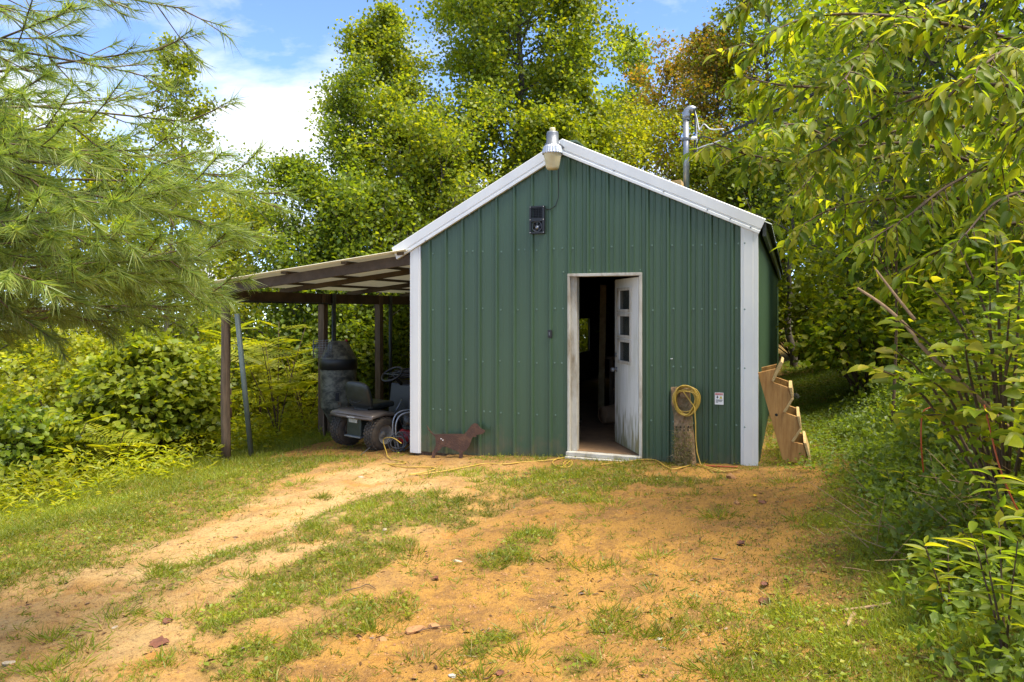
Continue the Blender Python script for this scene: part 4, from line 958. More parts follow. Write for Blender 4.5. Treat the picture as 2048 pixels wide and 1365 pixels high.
#==VEGETATION==
def frond_template(pairs=9):
    v = [(-.012,0,0),(.012,0,0),(.006,1,-.22),(-.006,1,-.22)]; t = [(0,1,2),(0,2,3)]
    for i in range(pairs):
        y = .12+.85*i/(pairs-1); zc = -.22*y*y; ln = .30*math.sin(math.pi*(.18+.72*i/(pairs-1)))+.06
        for s in (-1, 1):
            b = len(v); w = .040
            v += [(0,y,zc),(s*ln*.5,y+.03+w,zc-.015),(s*ln,y+.08,zc-.05),(s*ln*.5,y+.02-w*.6,zc-.015)]
            t += [(b,b+1,b+2),(b,b+2,b+3)]
    return np.array(v), np.array(t)
T_FROND = frond_template()
def tree_mesh(seed, H, R, cb=.2, shape='oval', n1=34, nsec=5, per=16, leaf=.14, tm=T_DIA, spread=.24, up=.5, tr=.11, droop=.3, forked=False):
    rg = np.random.default_rng(seed); segs = []; tw = []
    nt = 12; tz = np.linspace(0, 1, nt)
    wob = np.cumsum(rg.normal(size=(nt,2))*.012*H, axis=0); wob -= wob[0]
    tp = np.column_stack([wob*np.minimum(1, 1.2-tz*.4)[:,None], tz*H]); segs.append((tp, tr*(1-tz*.93)))
    def prof(t):
        t = (t-cb)/(1-cb)
        if shape == 'cone': return (1-t)**.62*min(1, .5+2.2*t)+.03
        if shape == 'oval': return math.sin(math.pi*min(.98, .12+.88*t**.8))**.8
        if shape == 'round': return math.sqrt(max(.03, 1-(2*t-1)**2))
        return .55+.45*math.sin(3*t)
    cl = []
    for i in range(n1):
        t = cb + (.985-cb)*((i+.5*rg.random())/n1)**(1.25 if shape == 'cone' else 1.0)
        base = np.array([np.interp(t, tz, tp[:,k]) for k in range(3)])
        az = i*2.39996 + rg.normal()*.35; L = R*prof(t)*(rg.uniform(.75, 1.15) if shape == 'cone' else rg.uniform(.5, 1.25))
        pit = math.radians(8 + 50*t*up*2*rg.uniform(.7,1.2))
        d0 = np.array([math.cos(az)*math.cos(pit), math.sin(az)*math.cos(pit), math.sin(pit)])
        s = np.linspace(0, 1, 6)[:,None]
        p = base + d0*L*s/math.cos(pit)*.95 + np.array([0,0,1])*(.18*L*s**2) + rg.normal(size=(6,3))*.03*L*s
        segs.append((p, np.linspace(max(.008, tr*.34*(1-t)+.008), .004, 6)))
        pw_ = .55+.45*min(1, prof(t)*1.15)
        for k in (3, 4, 5): cl.append((p[k] + rg.normal(size=3)*.05, d0, pw_))
        for j in range(nsec):
            q = rg.uniform(.25, 1); b2 = np.array([np.interp(q, s[:,0], p[:,k]) for k in range(3)])
            d1 = nrm(d0 + rg.normal(size=3)*.75 + [0,0,.15]); L2 = L*rg.uniform(.22,.48)*(1.15-q*.5)+.12
            p2 = b2 + d1*L2*np.linspace(0,1,4)[:,None] + np.array([0,0,-1])*(droop*.15*L2*np.linspace(0,1,4)[:,None]**2)
            tw.append((p2[[0,3]], np.array([.010,.003])))
            for k in range(1, 4): cl.append((p2[k], d1, pw_))
    c = np.array([a[0] for a in cl]); dd = np.array([a[1] for a in cl]); sw_ = np.array([a[2] for a in cl])
    cnt = rg.poisson(per*rg.choice([.35,1,1.5], len(c)))
    ii = np.repeat(np.arange(len(c)), cnt); n = len(ii)
    P = c[ii] + rg.normal(size=(n,3))*spread*np.array([1,1,.7])*sw_[ii][:,None]
    D = nrm(dd[ii]*.6 + rg.normal(size=(n,3))*.8 + [0,0,-droop])
    N = nrm(rg.normal(size=(n,3))*.75 + [0,0,.9])
    L = leaf*rg.uniform(.65,1.25,n)
    LV_, LT = leaf_arrays(P, D, N, L, L*.82, tm)
    a, b = tubes_np(segs[:1], 8); a3, b3 = tubes_np([(p_[::2] if len(p_) > 5 else p_, r_[::2] if len(p_) > 5 else r_) for p_, r_ in segs[1:]], 4); a, b = np.concatenate([a,a3]), np.concatenate([b,b3+len(a)]); a2, b2 = tubes_np(tw, 3)
    return (np.concatenate([a,a2]), np.concatenate([b,b2+len(a)])), (LV_, LT)
def place_tree(name, label, px, Y, top, R, mat, seed, group=None, bark='bark', rot=0., base=None, **k):
    X = (px-CX)/F*Y; z0 = gz(X, Y)-.1 if base is None else base; H = CAMZ+(HY-top)/F*Y - z0
    o = empty(name, (X, Y, z0), rot, label, 'tree', group)
    (a, b), (c, d) = tree_mesh(seed, H, R, **k)
    finish(bpy.data.objects.new('trunk', np_mesh('trunk', a, b, M[bark], True)), o)
    finish(bpy.data.objects.new('crown', np_mesh('crown', c, d, M[mat])), o)
    return o
place_tree('poplar_tree', 'tallest poplar tree rising out of frame behind the roof peak', 985, 21.5, -330, 2.7, 'leaf_pop', 11, cb=.10, shape='oval', n1=116, nsec=7, per=46, leaf=.115, tm=T_DIA, spread=.25, up=.35, tr=.16)
place_tree('poplar_tree', 'pointed poplar tree left of the tallest one, yellow on top', 762, 18.5, 30, 2.2, 'leaf_pop', 113, cb=.08, shape='cone', n1=66, nsec=6, per=44, leaf=.092, tm=T_DIA, spread=.25, up=.35, tr=.13)
place_tree('aspen_tree', 'loose leafy tree with lone outer sprigs against the clouds', 655, 17.0, 165, 1.35, 'leaf_mid', 13, cb=.08, shape='cone', n1=44, nsec=5, per=26, leaf=.08, tm=T_DIA, spread=.2, tr=.08, up=.7)
place_tree('aspen_tree', 'low leafy tree rising directly above the lean-to roof', 585, 16.0, 330, 1.5, 'leaf_mid', 14, cb=.05, shape='oval', n1=40, nsec=5, per=32, leaf=.08, tm=T_DIA, spread=.22, tr=.08)
place_tree('birch_tree', 'slender sparse birch standing alone against the cloud at left', 330, 14.0, 78, 1.15, 'leaf_yel', 15, cb=.15, shape='cone', n1=58, nsec=5, per=12, leaf=.08, spread=.13, tr=.07, up=.5, droop=.7)
place_tree('cherry_sapling', 'wispy sapling with drooping leaves right of tallest poplar', 1150, 22.5, 88, 1.25, 'leaf_yel', 16, cb=.25, shape='cone', n1=40, nsec=4, per=8, leaf=.20, spread=.18, tr=.07, up=.8, droop=.8)
place_tree('distant_tree', 'small distant tree poking up alone against blue sky', 1293, 36, 98, 1.6, 'leaf_mid', 17, cb=.3, shape='round', n1=30, nsec=5, per=14, leaf=.2, spread=.3, tr=.13)
place_tree('rusty_tree', 'large tree turning rusty orange behind the mast', 1405, 24, 78, 2.7, 'leaf_rust', 18, cb=.12, shape='oval', n1=60, nsec=6, per=27, leaf=.108, spread=.26, tr=.16)
place_tree('rusty_tree', 'smaller rust-tinged tree left of the large rusty one', 1335, 27, 165, 2.0, 'leaf_rust', 19, cb=.15, shape='round', n1=34, nsec=5, per=20, leaf=.13, spread=.26, tr=.1)
place_tree('oak_tree', 'tall green tree cut by the top edge right of blue sky', 1545, 23.5, -200, 2.3, 'leaf_yel', 20, cb=.2, shape='oval', n1=52, nsec=6, per=24, leaf=.115, spread=.25, tr=.15)
FILL = [(1215,24,225,2.0,'leaf_yel'),(1300,23,255,1.9,'leaf_bright'),(1100,19,230,1.5,'leaf_yel'),(900,17,300,1.5,'leaf_pop'),(700,15.5,395,1.4,'leaf_mid'),(815,17.5,260,1.5,'leaf_pop'),(1420,22.5,300,1.7,'leaf_yel'),(1500,21.5,330,1.6,'leaf_mid'),(480,19,430,1.9,'leaf_bright'),(390,20,425,2.0,'leaf_yel'),(250,18,335,2.0,'leaf_yel'),(110,17,290,2.0,'leaf_bright'),(-20,16,230,2.0,'leaf_yel')]
for i, (px, Y, top, R, mt) in enumerate(FILL):
    lab = {0:'yellow-green tree behind the right roof slope below the sapling', 1:'bright yellow tree behind the right roof slope near rusty trees', 2:'yellow-green tree right behind the roof peak', 3:'leafy tree filling behind the left roof slope', 4:'dark leafy tree just above the lean-to and roof corner', 5:'leafy tree between the pointed poplar and the tallest', 6:'yellow-green tree directly behind the mast', 7:'green tree behind the right end of the roof', 8:'bright yellow tree beyond the pine tip under white cloud', 9:'yellow-green tree behind the pine right of the birch', 10:'yellow-green tree behind the pine left of the birch', 11:'bright yellow tree far left behind the pine branches', 12:'yellow-green tree at the left edge behind the pine'}[i]
    place_tree('wood_edge_tree', lab, px, Y, top, R, mt, 40+i, 'trees at the edge of the wood', cb=.06, shape='round' if i % 2 else 'oval', n1=38, nsec=5, per=25, leaf=.095, spread=.26, tr=.09)
RIGHT = [(1600,20.5,90,2.2,'leaf_mid','green tree behind the back right corner of the shed'),(1690,15,60,2.0,'leaf_yel','dark green tree on the bank beyond the grassy path'),(1800,12,-80,1.9,'leaf_mid','dark tree on the right bank behind the hanging branches'),(1950,10.5,-160,2.1,'leaf_dark','dark tree at the right behind the broad-leaved shrub'),(2120,9.5,-160,2.2,'leaf_mid','dense tree at the right edge of the picture'),(1760,20,-60,2.8,'leaf_yel','sunlit taller tree deep in the right-hand wood')]
for i, (px, Y, top, R, mt, lab) in enumerate(RIGHT):
    place_tree('bank_tree', lab, px, Y, top, R, mt, 70+i, 'trees on the right bank', cb=.12, shape='oval', n1=40, nsec=6, per=8, leaf=.135 if Y > 12 else .12, spread=.26, tr=.10)
for i, (px, Y, top, lab) in enumerate(((1588,17.5,300,'thin bare trunk just right of the shed corner'), (1548,23,300,'thin dark trunk visible above the right roof end'))):
    place_tree('thin_tree', lab, px, Y, top, .8, 'leaf_mid', 80+i, None, cb=.68, n1=16, nsec=4, per=9, leaf=.13, tr=.10)
# the wood beyond, too dense to count
rg = np.random.default_rng(101); n = 1900
X = rg.uniform(-34, 36, n); Y = rg.uniform(27, 44, n)
hh = np.interp(X/Y, [-.9,-.45,-.3,0,.3,.9], [6.0,5.0,5.2,7.5,8.5,13.]) * (.6+.6*vnoise(X/4, Y/4, 5))
zc = zg(X, Y, False) + hh*rg.random(n)**.7
cnt = 26; ii = np.repeat(np.arange(n), cnt); k = len(ii)
P = np.column_stack([X, Y, zc])[ii] + rg.normal(size=(k,3))*[.9,.9,.55]
leaf_obj('far_wood', P, nrm(rg.normal(size=(k,3))+[0,-.2,-.3]), nrm(rg.normal(size=(k,3))*.8+[0,0,.8]), rg.uniform(.18,.34,k), rg.uniform(.16,.28,k), T_DIA, M['leaf_yel'], label='yellow-green wood behind the clearing', cat='wood', kind='stuff')
# ------------------------------------------------------------------ thickets, shrubs
def mass(name, label, pts, mat, leaf, per, spread, seed, tm=T_DIA, upn=.8, w=.8, fac=None):
    rg = np.random.default_rng(seed); pts = np.asarray(pts); ii = np.repeat(np.arange(len(pts)), rg.poisson(per, len(pts))); k = len(ii)
    P = pts[ii] + rg.normal(size=(k,3))*spread
    g = zg(P[:,0], P[:,1], False); P[:,2] = np.maximum(P[:,2], g+.02)
    L = leaf*rg.uniform(.6,1.3,k)
    return leaf_obj(name, P, nrm(rg.normal(size=(k,3))+[0,-.25,-.25]), nrm(rg.normal(size=(k,3))*.7+[0,0,upn]), L, L*w, tm, M[mat], label=label, cat='undergrowth', kind='stuff')
def thicket_pts(seed, n, ur, vr, hfun, bias=.6):
    rg = np.random.default_rng(seed); u = rg.uniform(*ur, n); v = rg.uniform(*vr, n)
    X = XL+u*CO+v*SI; Y = YL-u*SI+v*CO; h = hfun(u, v)*(.45+.9*vnoise(u/1.1, v/1.1, seed))
    ppx = CX+F*X/Y; h = np.where((ppx > 165) & (ppx < 445) & (Y < 12.3), h*.22, h)
    return np.column_stack([X, Y, zg(X, Y, False)+h*rg.random(n)**bias])
mass('left_thicket', 'sunlit yellow-green thicket on the slope left of the lean-to', thicket_pts(201, 2300, (-13,-4.0), (-2.5,11), lambda u, v: np.clip(-.35*(u+3.7), .35, 3.0)), 'leaf_bright', .10, 15, [.17,.17,.14], 202)  # brighter yellow leaf colour paints this thicket as sunlit
mass('left_thicket', 'darker green leaves deep in the thicket behind the lean-to', thicket_pts(203, 1500, (-9,-3.6), (5,13), lambda u, v: np.clip(-.5*(u+2.5), .9, 3.4)), 'leaf_yel', .11, 15, [.2,.2,.18], 204)
mass('rear_thicket', 'shaded leaves behind the lean-to posts and mower', thicket_pts(205, 1100, (-4.2,-.3), (8.2,13), lambda u, v: 3.0+0*u, .8), 'leaf_yel', .11, 15, [.2,.2,.18], 206)
mass('bank_thicket', 'dark leafy undergrowth covering the right bank', thicket_pts(207, 2600, (6.2,12), (-4.6,14), lambda u, v: np.clip(.7*(u-5.7), .25, 2.6)), 'leaf_near', .08, 11, [.16,.16,.13], 208, T_HEX)
mass('bank_thicket', 'tall bright leafy growth on the bank right of the path', thicket_pts(225, 1500, (5.7,8.5), (1.5,12), lambda u, v: np.clip(1.5*(u-5.0), .6, 4.2), .9), 'leaf_near', .10, 12, [.2,.2,.2], 226, T_HEX, w=.6)
mass('verge_weeds', 'bright tangled weeds at the foot of the right bank', thicket_pts(221, 4600, (4.95,7.6), (-6.5,3), lambda u, v: np.clip(.55*(u-4.75), .10, 1.3)), 'leaf_bank', .05, 11, [.07,.07,.06], 222, w=.6)
mass('verge_weeds', 'large-leaved weeds scattered over the right bank', thicket_pts(223, 420, (5.3,8.0), (-6.0,3), lambda u, v: np.clip(.6*(u-4.7), .25, 1.5), .35), 'leaf_near', .085, 8, [.09,.09,.07], 224, T_OVAL, w=.55)
mass('bank_thicket', 'shaded leafy growth at the far end of the grassy path', thicket_pts(209, 900, (4.6,9), (12.5,17), lambda u, v: 3.0+0*u, .8), 'leaf_mid', .12, 11, [.2,.2,.18], 210)
def shrub(name, label, px, Y, top, R, mat, seed, leaf=.10, ncl=330, per=15, tm=T_LOBE, cat='shrub', squash=1., group=None):
    rg = np.random.default_rng(seed); X = (px-CX)/F*Y; z0 = gz(X, Y)-.05; H = CAMZ+(HY-top)/F*Y - z0
    o = empty(name, (X, Y, z0), 0, label, cat, group)
    d = rdir(rg, ncl); d[:,2] = np.abs(d[:,2])*1.0-.25; d = nrm(d)
    az = np.arctan2(d[:,1], d[:,0]); lum = .78+.35*vnoise(az*1.6+9, d[:,2]*3+5, seed)
    rr = lum*rg.uniform(.72,1.05,ncl)
    c = np.column_stack([d[:,0]*R*rr, d[:,1]*R*rr*squash, H*.42 + d[:,2]*H*.56*rr])
    ii = np.repeat(np.arange(ncl), rg.poisson(per, ncl)); k = len(ii)
    P = c[ii] + rg.normal(size=(k,3))*leaf*np.array([1.3,1.3,.7]); P[:,2] = np.maximum(P[:,2], .03)
    L = leaf*rg.uniform(.7,1.3,k)
    leaf_obj('foliage', P, nrm(d[ii]*.6+rg.normal(size=(k,3))*.6+[0,0,-.35]), nrm(d[ii]*.5+rg.normal(size=(k,3))*.45+[0,0,.75]), L, L*.9, tm, M[mat], o)
    segs = []
    for i in range(0, ncl, 9):
        s = np.linspace(0,1,5)[:,None]; p = c[i]*s; p[:,2] = c[i,2]*s[:,0]**.8; p[:,:2] += rg.normal(size=2)*.04; segs.append((p, np.linspace(.014,.004,5)))
    a, b = tubes_np(segs, 5); finish(bpy.data.objects.new('stems', np_mesh('stems', a, b, M['twig'], True)), o)
    return o
shrub('round_shrub', 'big round green shrub left of the lean-to', 303, 11.3, 668, 1.0, 'leaf_yel', 301, .10, 460, 18)
shrub('leafy_shrub', 'low dark shrub at the left edge beside the lawn', 20, 9.6, 800, .75, 'leaf_mid', 302, .08, 260, 15)
shrub('leafy_shrub', 'yellow-leaved shrub left of the big round shrub', 150, 12.5, 640, 1.15, 'leaf_bright', 303, .085, 360, 15, T_DIA)
shrub('leafy_shrub', 'yellow shrub between the front post and middle post', 585, 15.0, 690, 1.1, 'leaf_bright', 304, .085, 330, 15, T_DIA)
shrub('leafy_shrub', 'green shrub behind the barrel and middle post', 690, 15.5, 600, 1.2, 'leaf_mid', 305, .10, 330, 15)
shrub('leafy_shrub', 'green shrub beyond the open back of the lean-to', 775, 18.5, 590, 1.2, 'leaf_yel', 306, .10, 300, 15)
shrub('leafy_shrub', 'leafy shrub on the bank beside the grassy path', 1735, 10.5, 560, .9, 'leaf_near', 307, .09, 300, 11, T_HEX)
shrub('leafy_shrub', 'bright shrub beside the thin bare trunk', 1665, 15.5, 480, .85, 'leaf_yel', 308, .10, 200, 9, T_HEX)
shrub('leafy_shrub', 'leafy shrub closing the gap behind the wooden steps', 1590, 20.0, 560, 1.2, 'leaf_yel', 309, .12, 260, 12, T_HEX)
def sumac(label, px, Y, top, seed, nf=26, fl=.48):
    rg = np.random.default_rng(seed); X = (px-CX)/F*Y; z0 = gz(X, Y)-.03; H = CAMZ+(HY-top)/F*Y - z0
    o = empty('sumac', (X, Y, z0), 0, label, 'shrub', 'feathery sumac plants')
    st = []; P = []; D = []
    for s_ in range(5):
        az = rg.uniform(0, 6.28); lean = rg.uniform(.1,.38); h = H*rg.uniform(.7,1)
        p = np.array([[math.cos(az)*lean*h*t**1.3, math.sin(az)*lean*h*t**1.3, h*t*.86] for t in np.linspace(0,1,7)]); st.append((p, np.linspace(.014,.005,7)))
        for k in range(nf//4):
            t = rg.uniform(.35,1); q = np.array([np.interp(t, np.linspace(0,1,7), p[:,i]) for i in range(3)]); a2 = k*2.4+rg.random()
            P.append(q); D.append((math.cos(a2), math.sin(a2), rg.uniform(.05,.7)))
    P = np.array(P); n = len(P); L = fl*rg.uniform(.7,1.2,n)
    leaf_obj('fronds', P, nrm(np.array(D)), np.tile([0,0,1.],(n,1))+rg.normal(size=(n,3))*.2, L, L, T_FROND, M['leaf_bright'], o)
    a, b = tubes_np(st, 5); finish(bpy.data.objects.new('stems', np_mesh('stems', a, b, M['twig'], True)), o)
sumac('tall feathery sumac just right of the leaning green pipe', 555, 12.6, 585, 311, 36, .6)
sumac('feathery sumac directly left of the middle lean-to post', 610, 13.6, 640, 312, 30, .55)
sumac('feathery sumac in front of the yellow-leaved shrub at left', 125, 9.8, 800, 313, 30, .5)
sumac('feathery sumac at the foot of the big round shrub', 225, 9.9, 830, 314, 26, .48)
sumac('feathery sumac high beside the pine branch tips', 430, 14.0, 600, 315, 30, .6)
# ------------------------------------------------------------------ lawn, tufts, weeds
rg = np.random.default_rng(400)
def screen_ground(n, y0, y1, rmin=-.78, rmax=.78, pw=.55):
    """random ground points ahead of the camera, thinning with distance"""
    t = rg.random(n); a, b = y0**pw, y1**pw; Y = (a+(b-a)*t)**(1/pw); X = Y*rg.uniform(rmin, rmax, n); return X, Y
X, Y = screen_ground(460000, 2.7, 13.5)
keep = rg.random(len(X)) < grass_density(X, Y)*np.clip(2.6*vnoise(X/.075, Y/.075, 91)*(.35+.9*vnoise(X/.3, Y/.3, 92))-.25, .05, 1)*1.05
X, Y = X[keep], Y[keep]; U, Vv = w2b(X, Y); ok = ~((U > -.02) & (U < WID+.03) & (Vv > -.03) & (Vv < LEN))
X, Y, U, Vv = X[ok], Y[ok], U[ok], Vv[ok]; n = len(X); Z = zg(X, Y)-.004
tall = np.clip((-U-1.2)/2, 0, 1)*.10 + np.clip((U-4.6)/1.2, 0, 1)*.05 + .02*vnoise(X/.4, Y/.4, 9)
L = rg.uniform(.022,.075,n)*(.6+.9*vnoise(X/.25, Y/.25, 93))+tall*rg.uniform(.3,1,n)
D = nrm(np.column_stack([rg.normal(size=n)*.75, rg.normal(size=n)*.75, np.full(n,.8)]))
Nn = rdir(rg, n); Wg = .0028+.0011*Y/4; fr = Y > 6.0; P_ = np.column_stack([X,Y,Z])
va, ta = leaf_arrays(P_[~fr], D[~fr], Nn[~fr], L[~fr], Wg[~fr], T_BLADE); vb, tb_ = leaf_arrays(P_[fr], D[fr], Nn[fr], L[fr], Wg[fr]*1.5, T_NEED)
finish(bpy.data.objects.new('lawn_grass', np_mesh('lawn_grass', np.concatenate([va,vb]), np.concatenate([ta,tb_+len(va)]), M['grass'])), None, 'short patchy grass around the dirt clearing', 'grass', kind='stuff')
# sparse tufts on the dirt
nt = 1500; X, Y = screen_ground(nt, 2.8, 8.5, -.72, .4); U, Vv = w2b(X, Y); ok = (U > -1) & (U < 5) & (Vv < -.1); X, Y = X[ok], Y[ok]
m_ = rg.integers(3, 16, len(X)); ii = np.repeat(np.arange(len(X)), m_); n = len(ii); sz = rg.uniform(.3,1.1,len(X))[ii]
x = X[ii]+rg.normal(size=n)*.022*sz; y = Y[ii]+rg.normal(size=n)*.022*sz
leaf_obj('dirt_tufts', np.column_stack([x,y,zg(x,y)-.003]), nrm(np.column_stack([rg.normal(size=n)*.9, rg.normal(size=n)*.9, np.full(n,.6)])), rdir(rg,n), rg.uniform(.025,.08,n)*sz, .0045, T_BLADE, M['grass'], label='tiny scattered grass sprigs on the orange dirt', cat='grass', kind='stuff')
nt = 85; X, Y = screen_ground(nt, 2.9, 8.0, -.72, .4); U, Vv = w2b(X, Y); ok = (U > -1) & (U < 5) & (Vv < -.2); X, Y = X[ok], Y[ok]
ii = np.repeat(np.arange(len(X)), rg.integers(25, 90, len(X))); n = len(ii); sz = rg.uniform(.5,1.5,len(X))[ii]; rx = rg.normal(size=(n,2))*.045*sz[:,None]*[1.3,.8]
x = X[ii]+rx[:,0]; y = Y[ii]+rx[:,1]
leaf_obj('dirt_tufts', np.column_stack([x,y,zg(x,y)-.003]), nrm(np.column_stack([rx[:,0]*9+rg.normal(size=n)*.4, rx[:,1]*9+rg.normal(size=n)*.4, np.full(n,.6)])), rdir(rg,n), rg.uniform(.04,.11,n)*(.6+.4*sz), .005, T_BLADE, M['grass'], label='loose grass tufts dotted over the bare dirt', cat='grass', kind='stuff')
# low broad-leaved weeds in the grass
X, Y = screen_ground(150000, 2.7, 11); d = grass_density(X, Y); keep = rg.random(len(X)) < d*.20*(.3+1.4*vnoise(X/.5, Y/.5, 77)); X, Y = X[keep], Y[keep]
U, Vv = w2b(X, Y); ok = ~((U > -.02) & (U < WID+.03) & (Vv > -.03)); X, Y, U = X[ok], Y[ok], U[ok]; n = len(X)
Z = zg(X, Y)+rg.uniform(.005,.05,n); L = rg.uniform(.014,.034,n)
leaf_obj('lawn_clover', np.column_stack([X,Y,Z]), nrm(rg.normal(size=(n,3))*[1,1,.3]), nrm(rg.normal(size=(n,3))*.4+[0,0,1]), L, L*.75, T_DIA, M['grass'], label='small round-leaved weeds growing among the grass', cat='weeds', kind='stuff')
# moss and dry litter over the right verge
X, Y = screen_ground(26000, 2.7, 7.5, .05, .78); U, Vv = w2b(X, Y); keep = (U > 3.9+.5*rg.normal(size=len(X))) & (U < 6.5); X, Y = X[keep], Y[keep]; n = len(X)
leaf_obj('verge_moss', np.column_stack([X,Y,zg(X,Y)+.002]), nrm(rg.normal(size=(n,3))+[0,0,.9]), rdir(rg,n), rg.uniform(.008,.025,n), .006, T_BLADE, M['moss'], label='yellowish moss on the soil of the right verge', cat='moss', kind='stuff')
X, Y = screen_ground(34000, 2.7, 9, -.75, .78); U, Vv = w2b(X, Y); dn = np.clip((U-3.8)/1.2, .22, 1)*np.clip(2.6*vnoise(X/.22,Y/.22,31)-1.05, .03, 1); keep = (rg.random(len(X)) < dn) & ~((Vv > -.03) & (U > 0) & (U < 4.1)); X, Y = X[keep], Y[keep]; n = len(X)
leaf_obj('ground_litter', np.column_stack([X,Y,zg(X,Y)+.004]), nrm(rg.normal(size=(n,3))*[1,1,.18]), nrm(rg.normal(size=(n,3))*.35+[0,0,1]), rg.uniform(.1,1,n)**2.5*.05+.006, rg.uniform(.1,1,n)**2*.014+.003, T_HEX, M['debris'], label='dark crumbs of dead leaf and twig on the soil', cat='litter', kind='stuff')
X, Y = screen_ground(4200, 2.7, 9, -.75, .78); U, Vv = w2b(X, Y); keep = (rg.random(len(X)) < np.clip((U-4)/1.5,.05,.9)) & ~((Vv > -.03) & (U > 0) & (U < 4.1)); X, Y = X[keep], Y[keep]; n = len(X)
leaf_obj('dry_straw', np.column_stack([X,Y,zg(X,Y)+.006]), nrm(rg.normal(size=(n,3))*[1,1,.15]), nrm(rg.normal(size=(n,3))*.3+[0,0,1]), rg.uniform(.05,.16,n), .003, T_BLADE, M['straw'], label='dry straw stalks lying on the verge soil', cat='straw', kind='stuff')
# soil crumbs
tet = (np.array([(-.5,-.4,0),(.5,-.3,0),(0,.6,0),(.05,0,.5)]), np.array([(0,1,3),(1,2,3),(2,0,3)]))
X, Y = screen_ground(15000, 2.7, 8, -.75, .6); U, Vv = w2b(X, Y); keep = (Vv < -.1) & (rg.random(len(X)) < .2+.8*vnoise(X/.5,Y/.5,12)); X, Y = X[keep], Y[keep]; n = len(X)
s_ = .003+.018*rg.random(n)**3; leaf_obj('soil_crumbs', np.column_stack([X,Y,zg(X,Y)]), nrm(rg.normal(size=(n,3))*[1,1,.1]), np.tile([0,0,1.],(n,1)), s_, s_, tet, M['rock'], label='small crumbs and grit scattered over the dirt', cat='grit', kind='stuff')
# tall bright weeds along the lawn edge at left
rgw = np.random.default_rng(420); n0 = 2300
u = rgw.uniform(-6.5,-2.2,n0); v = rgw.uniform(-3.2,8,n0); k_ = rgw.random(n0) < np.clip((-u-2.5)/1.0,0,1)*np.where((u>-3.4)&(v>0),.35,1); u, v = u[k_], v[k_]
X = XL+u*CO+v*SI; Y = YL-u*SI+v*CO; h = rgw.uniform(.15,.55,len(u))*np.clip((-u-2.0)/1.6,.3,1)
per = 14; ii = np.repeat(np.arange(len(u)), per); n = len(ii); t = rgw.random(n)
az = rgw.uniform(0,6.28,n); lean = rgw.normal(size=(len(u),2))*.15
P = np.column_stack([X[ii]+lean[ii,0]*t*h[ii]+rgw.normal(size=n)*.02, Y[ii]+lean[ii,1]*t*h[ii]+rgw.normal(size=n)*.02, zg(X,Y,False)[ii]+h[ii]*t])
leaf_obj('tall_weeds', P, nrm(np.column_stack([np.cos(az),np.sin(az),rgw.uniform(-.2,.9,n)])), np.tile([0,0,1.],(n,1))+rgw.normal(size=(n,3))*.3, rgw.uniform(.05,.13,n), rgw.uniform(.016,.036,n), T_DIA, M['grass_bright'], label='knee-high bright weeds along the left lawn edge', cat='weeds', kind='stuff')
# green cover on the grassy path right of the shed and on the verge
rgw = np.random.default_rng(430); n0 = 9500
u = 4.2+rgw.random(n0)**.9*2.6; v = rgw.uniform(-4.6,12.5,n0); k_ = (rgw.random(n0) < np.clip((u-4.1-np.clip(-v*.12,-.4,.5)-.35*(v<-.4))/.6,0,1)*np.where(v < -1.5,.42,1)); u, v = u[k_], v[k_]
X = XL+u*CO+v*SI; Y = YL-u*SI+v*CO; h = .04+.20*vnoise(u/.5,v/.5,8)*np.clip((u-4.1)/1.2,.35,1.3)
per = 8; ii = np.repeat(np.arange(len(u)), per); n = len(ii)
P = np.column_stack([X[ii]+rgw.normal(size=n)*.045, Y[ii]+rgw.normal(size=n)*.045, zg(X,Y,False)[ii]+h[ii]*rgw.random(n)**.6+.01])
L = rgw.uniform(.018,.055,n); leaf_obj('path_weeds', P, nrm(rgw.normal(size=(n,3))*[1,1,.4]), nrm(rgw.normal(size=(n,3))*.5+[0,0,1]), L, L*.55, T_DIA, M['leaf_bank'], label='low leafy ground cover right of the shed', cat='ground cover', kind='stuff')
# ------------------------------------------------------------------ near foliage on the right, leaf by leaf
def leaf_protos(name, tm, mat, n=3, seed=0):
    rg = np.random.default_rng(seed); out = []
    for i in range(n):
        tv, tt = tm; v = tv.copy(); v[:,0] += .06*rg.normal()*np.sin(v[:,1]*3); v[:,2] += .10*rg.normal()*v[:,1]**2 + .05*rg.normal()*v[:,0]
        out.append(np_mesh(name, v, tt, M[mat], True))
    return out
def leaves_as_parts(parent, P, D, N, L, Wd, tm, mat, limit, seed, name='leaf', massname='leaves'):
    """the leaves nearest the camera become parts of their own, the rest one part"""
    P = np.asarray(P); D = nrm(np.asarray(D)); Xv = nrm(np.cross(D, N)); Zv = np.cross(Xv, D); inv = parent.matrix_basis.inverted()
    px = CX + F*P[:,0]/P[:,1]; py = HY - F*(P[:,2]-CAMZ)/P[:,1]; vis = (px > -20) & (px < 2068) & (py > -20) & (py < 1385)
    order = np.argsort(np.where(vis, P[:,1]/L, 1e6)); pr = leaf_protos(name, tm, mat, 4, seed)
    for j, i in enumerate(order[:limit]):
        mt = Matrix(((Xv[i,0]*Wd[i], D[i,0]*L[i], Zv[i,0]*L[i], P[i,0]), (Xv[i,1]*Wd[i], D[i,1]*L[i], Zv[i,1]*L[i], P[i,1]), (Xv[i,2]*Wd[i], D[i,2]*L[i], Zv[i,2]*L[i], P[i,2]), (0,0,0,1)))
        o = bpy.data.objects.new(name, pr[j % 4]); o.matrix_basis = inv @ mt; finish(o, parent)
    r = order[limit:]
    if len(r):
        V, T = leaf_arrays(P[r], D[r], np.asarray(N)[r], L[r], Wd[r], tm); loc = np.array(parent.location)
        finish(bpy.data.objects.new(massname, np_mesh(massname, V-loc, T, M[mat], True)), parent, kind='stuff')
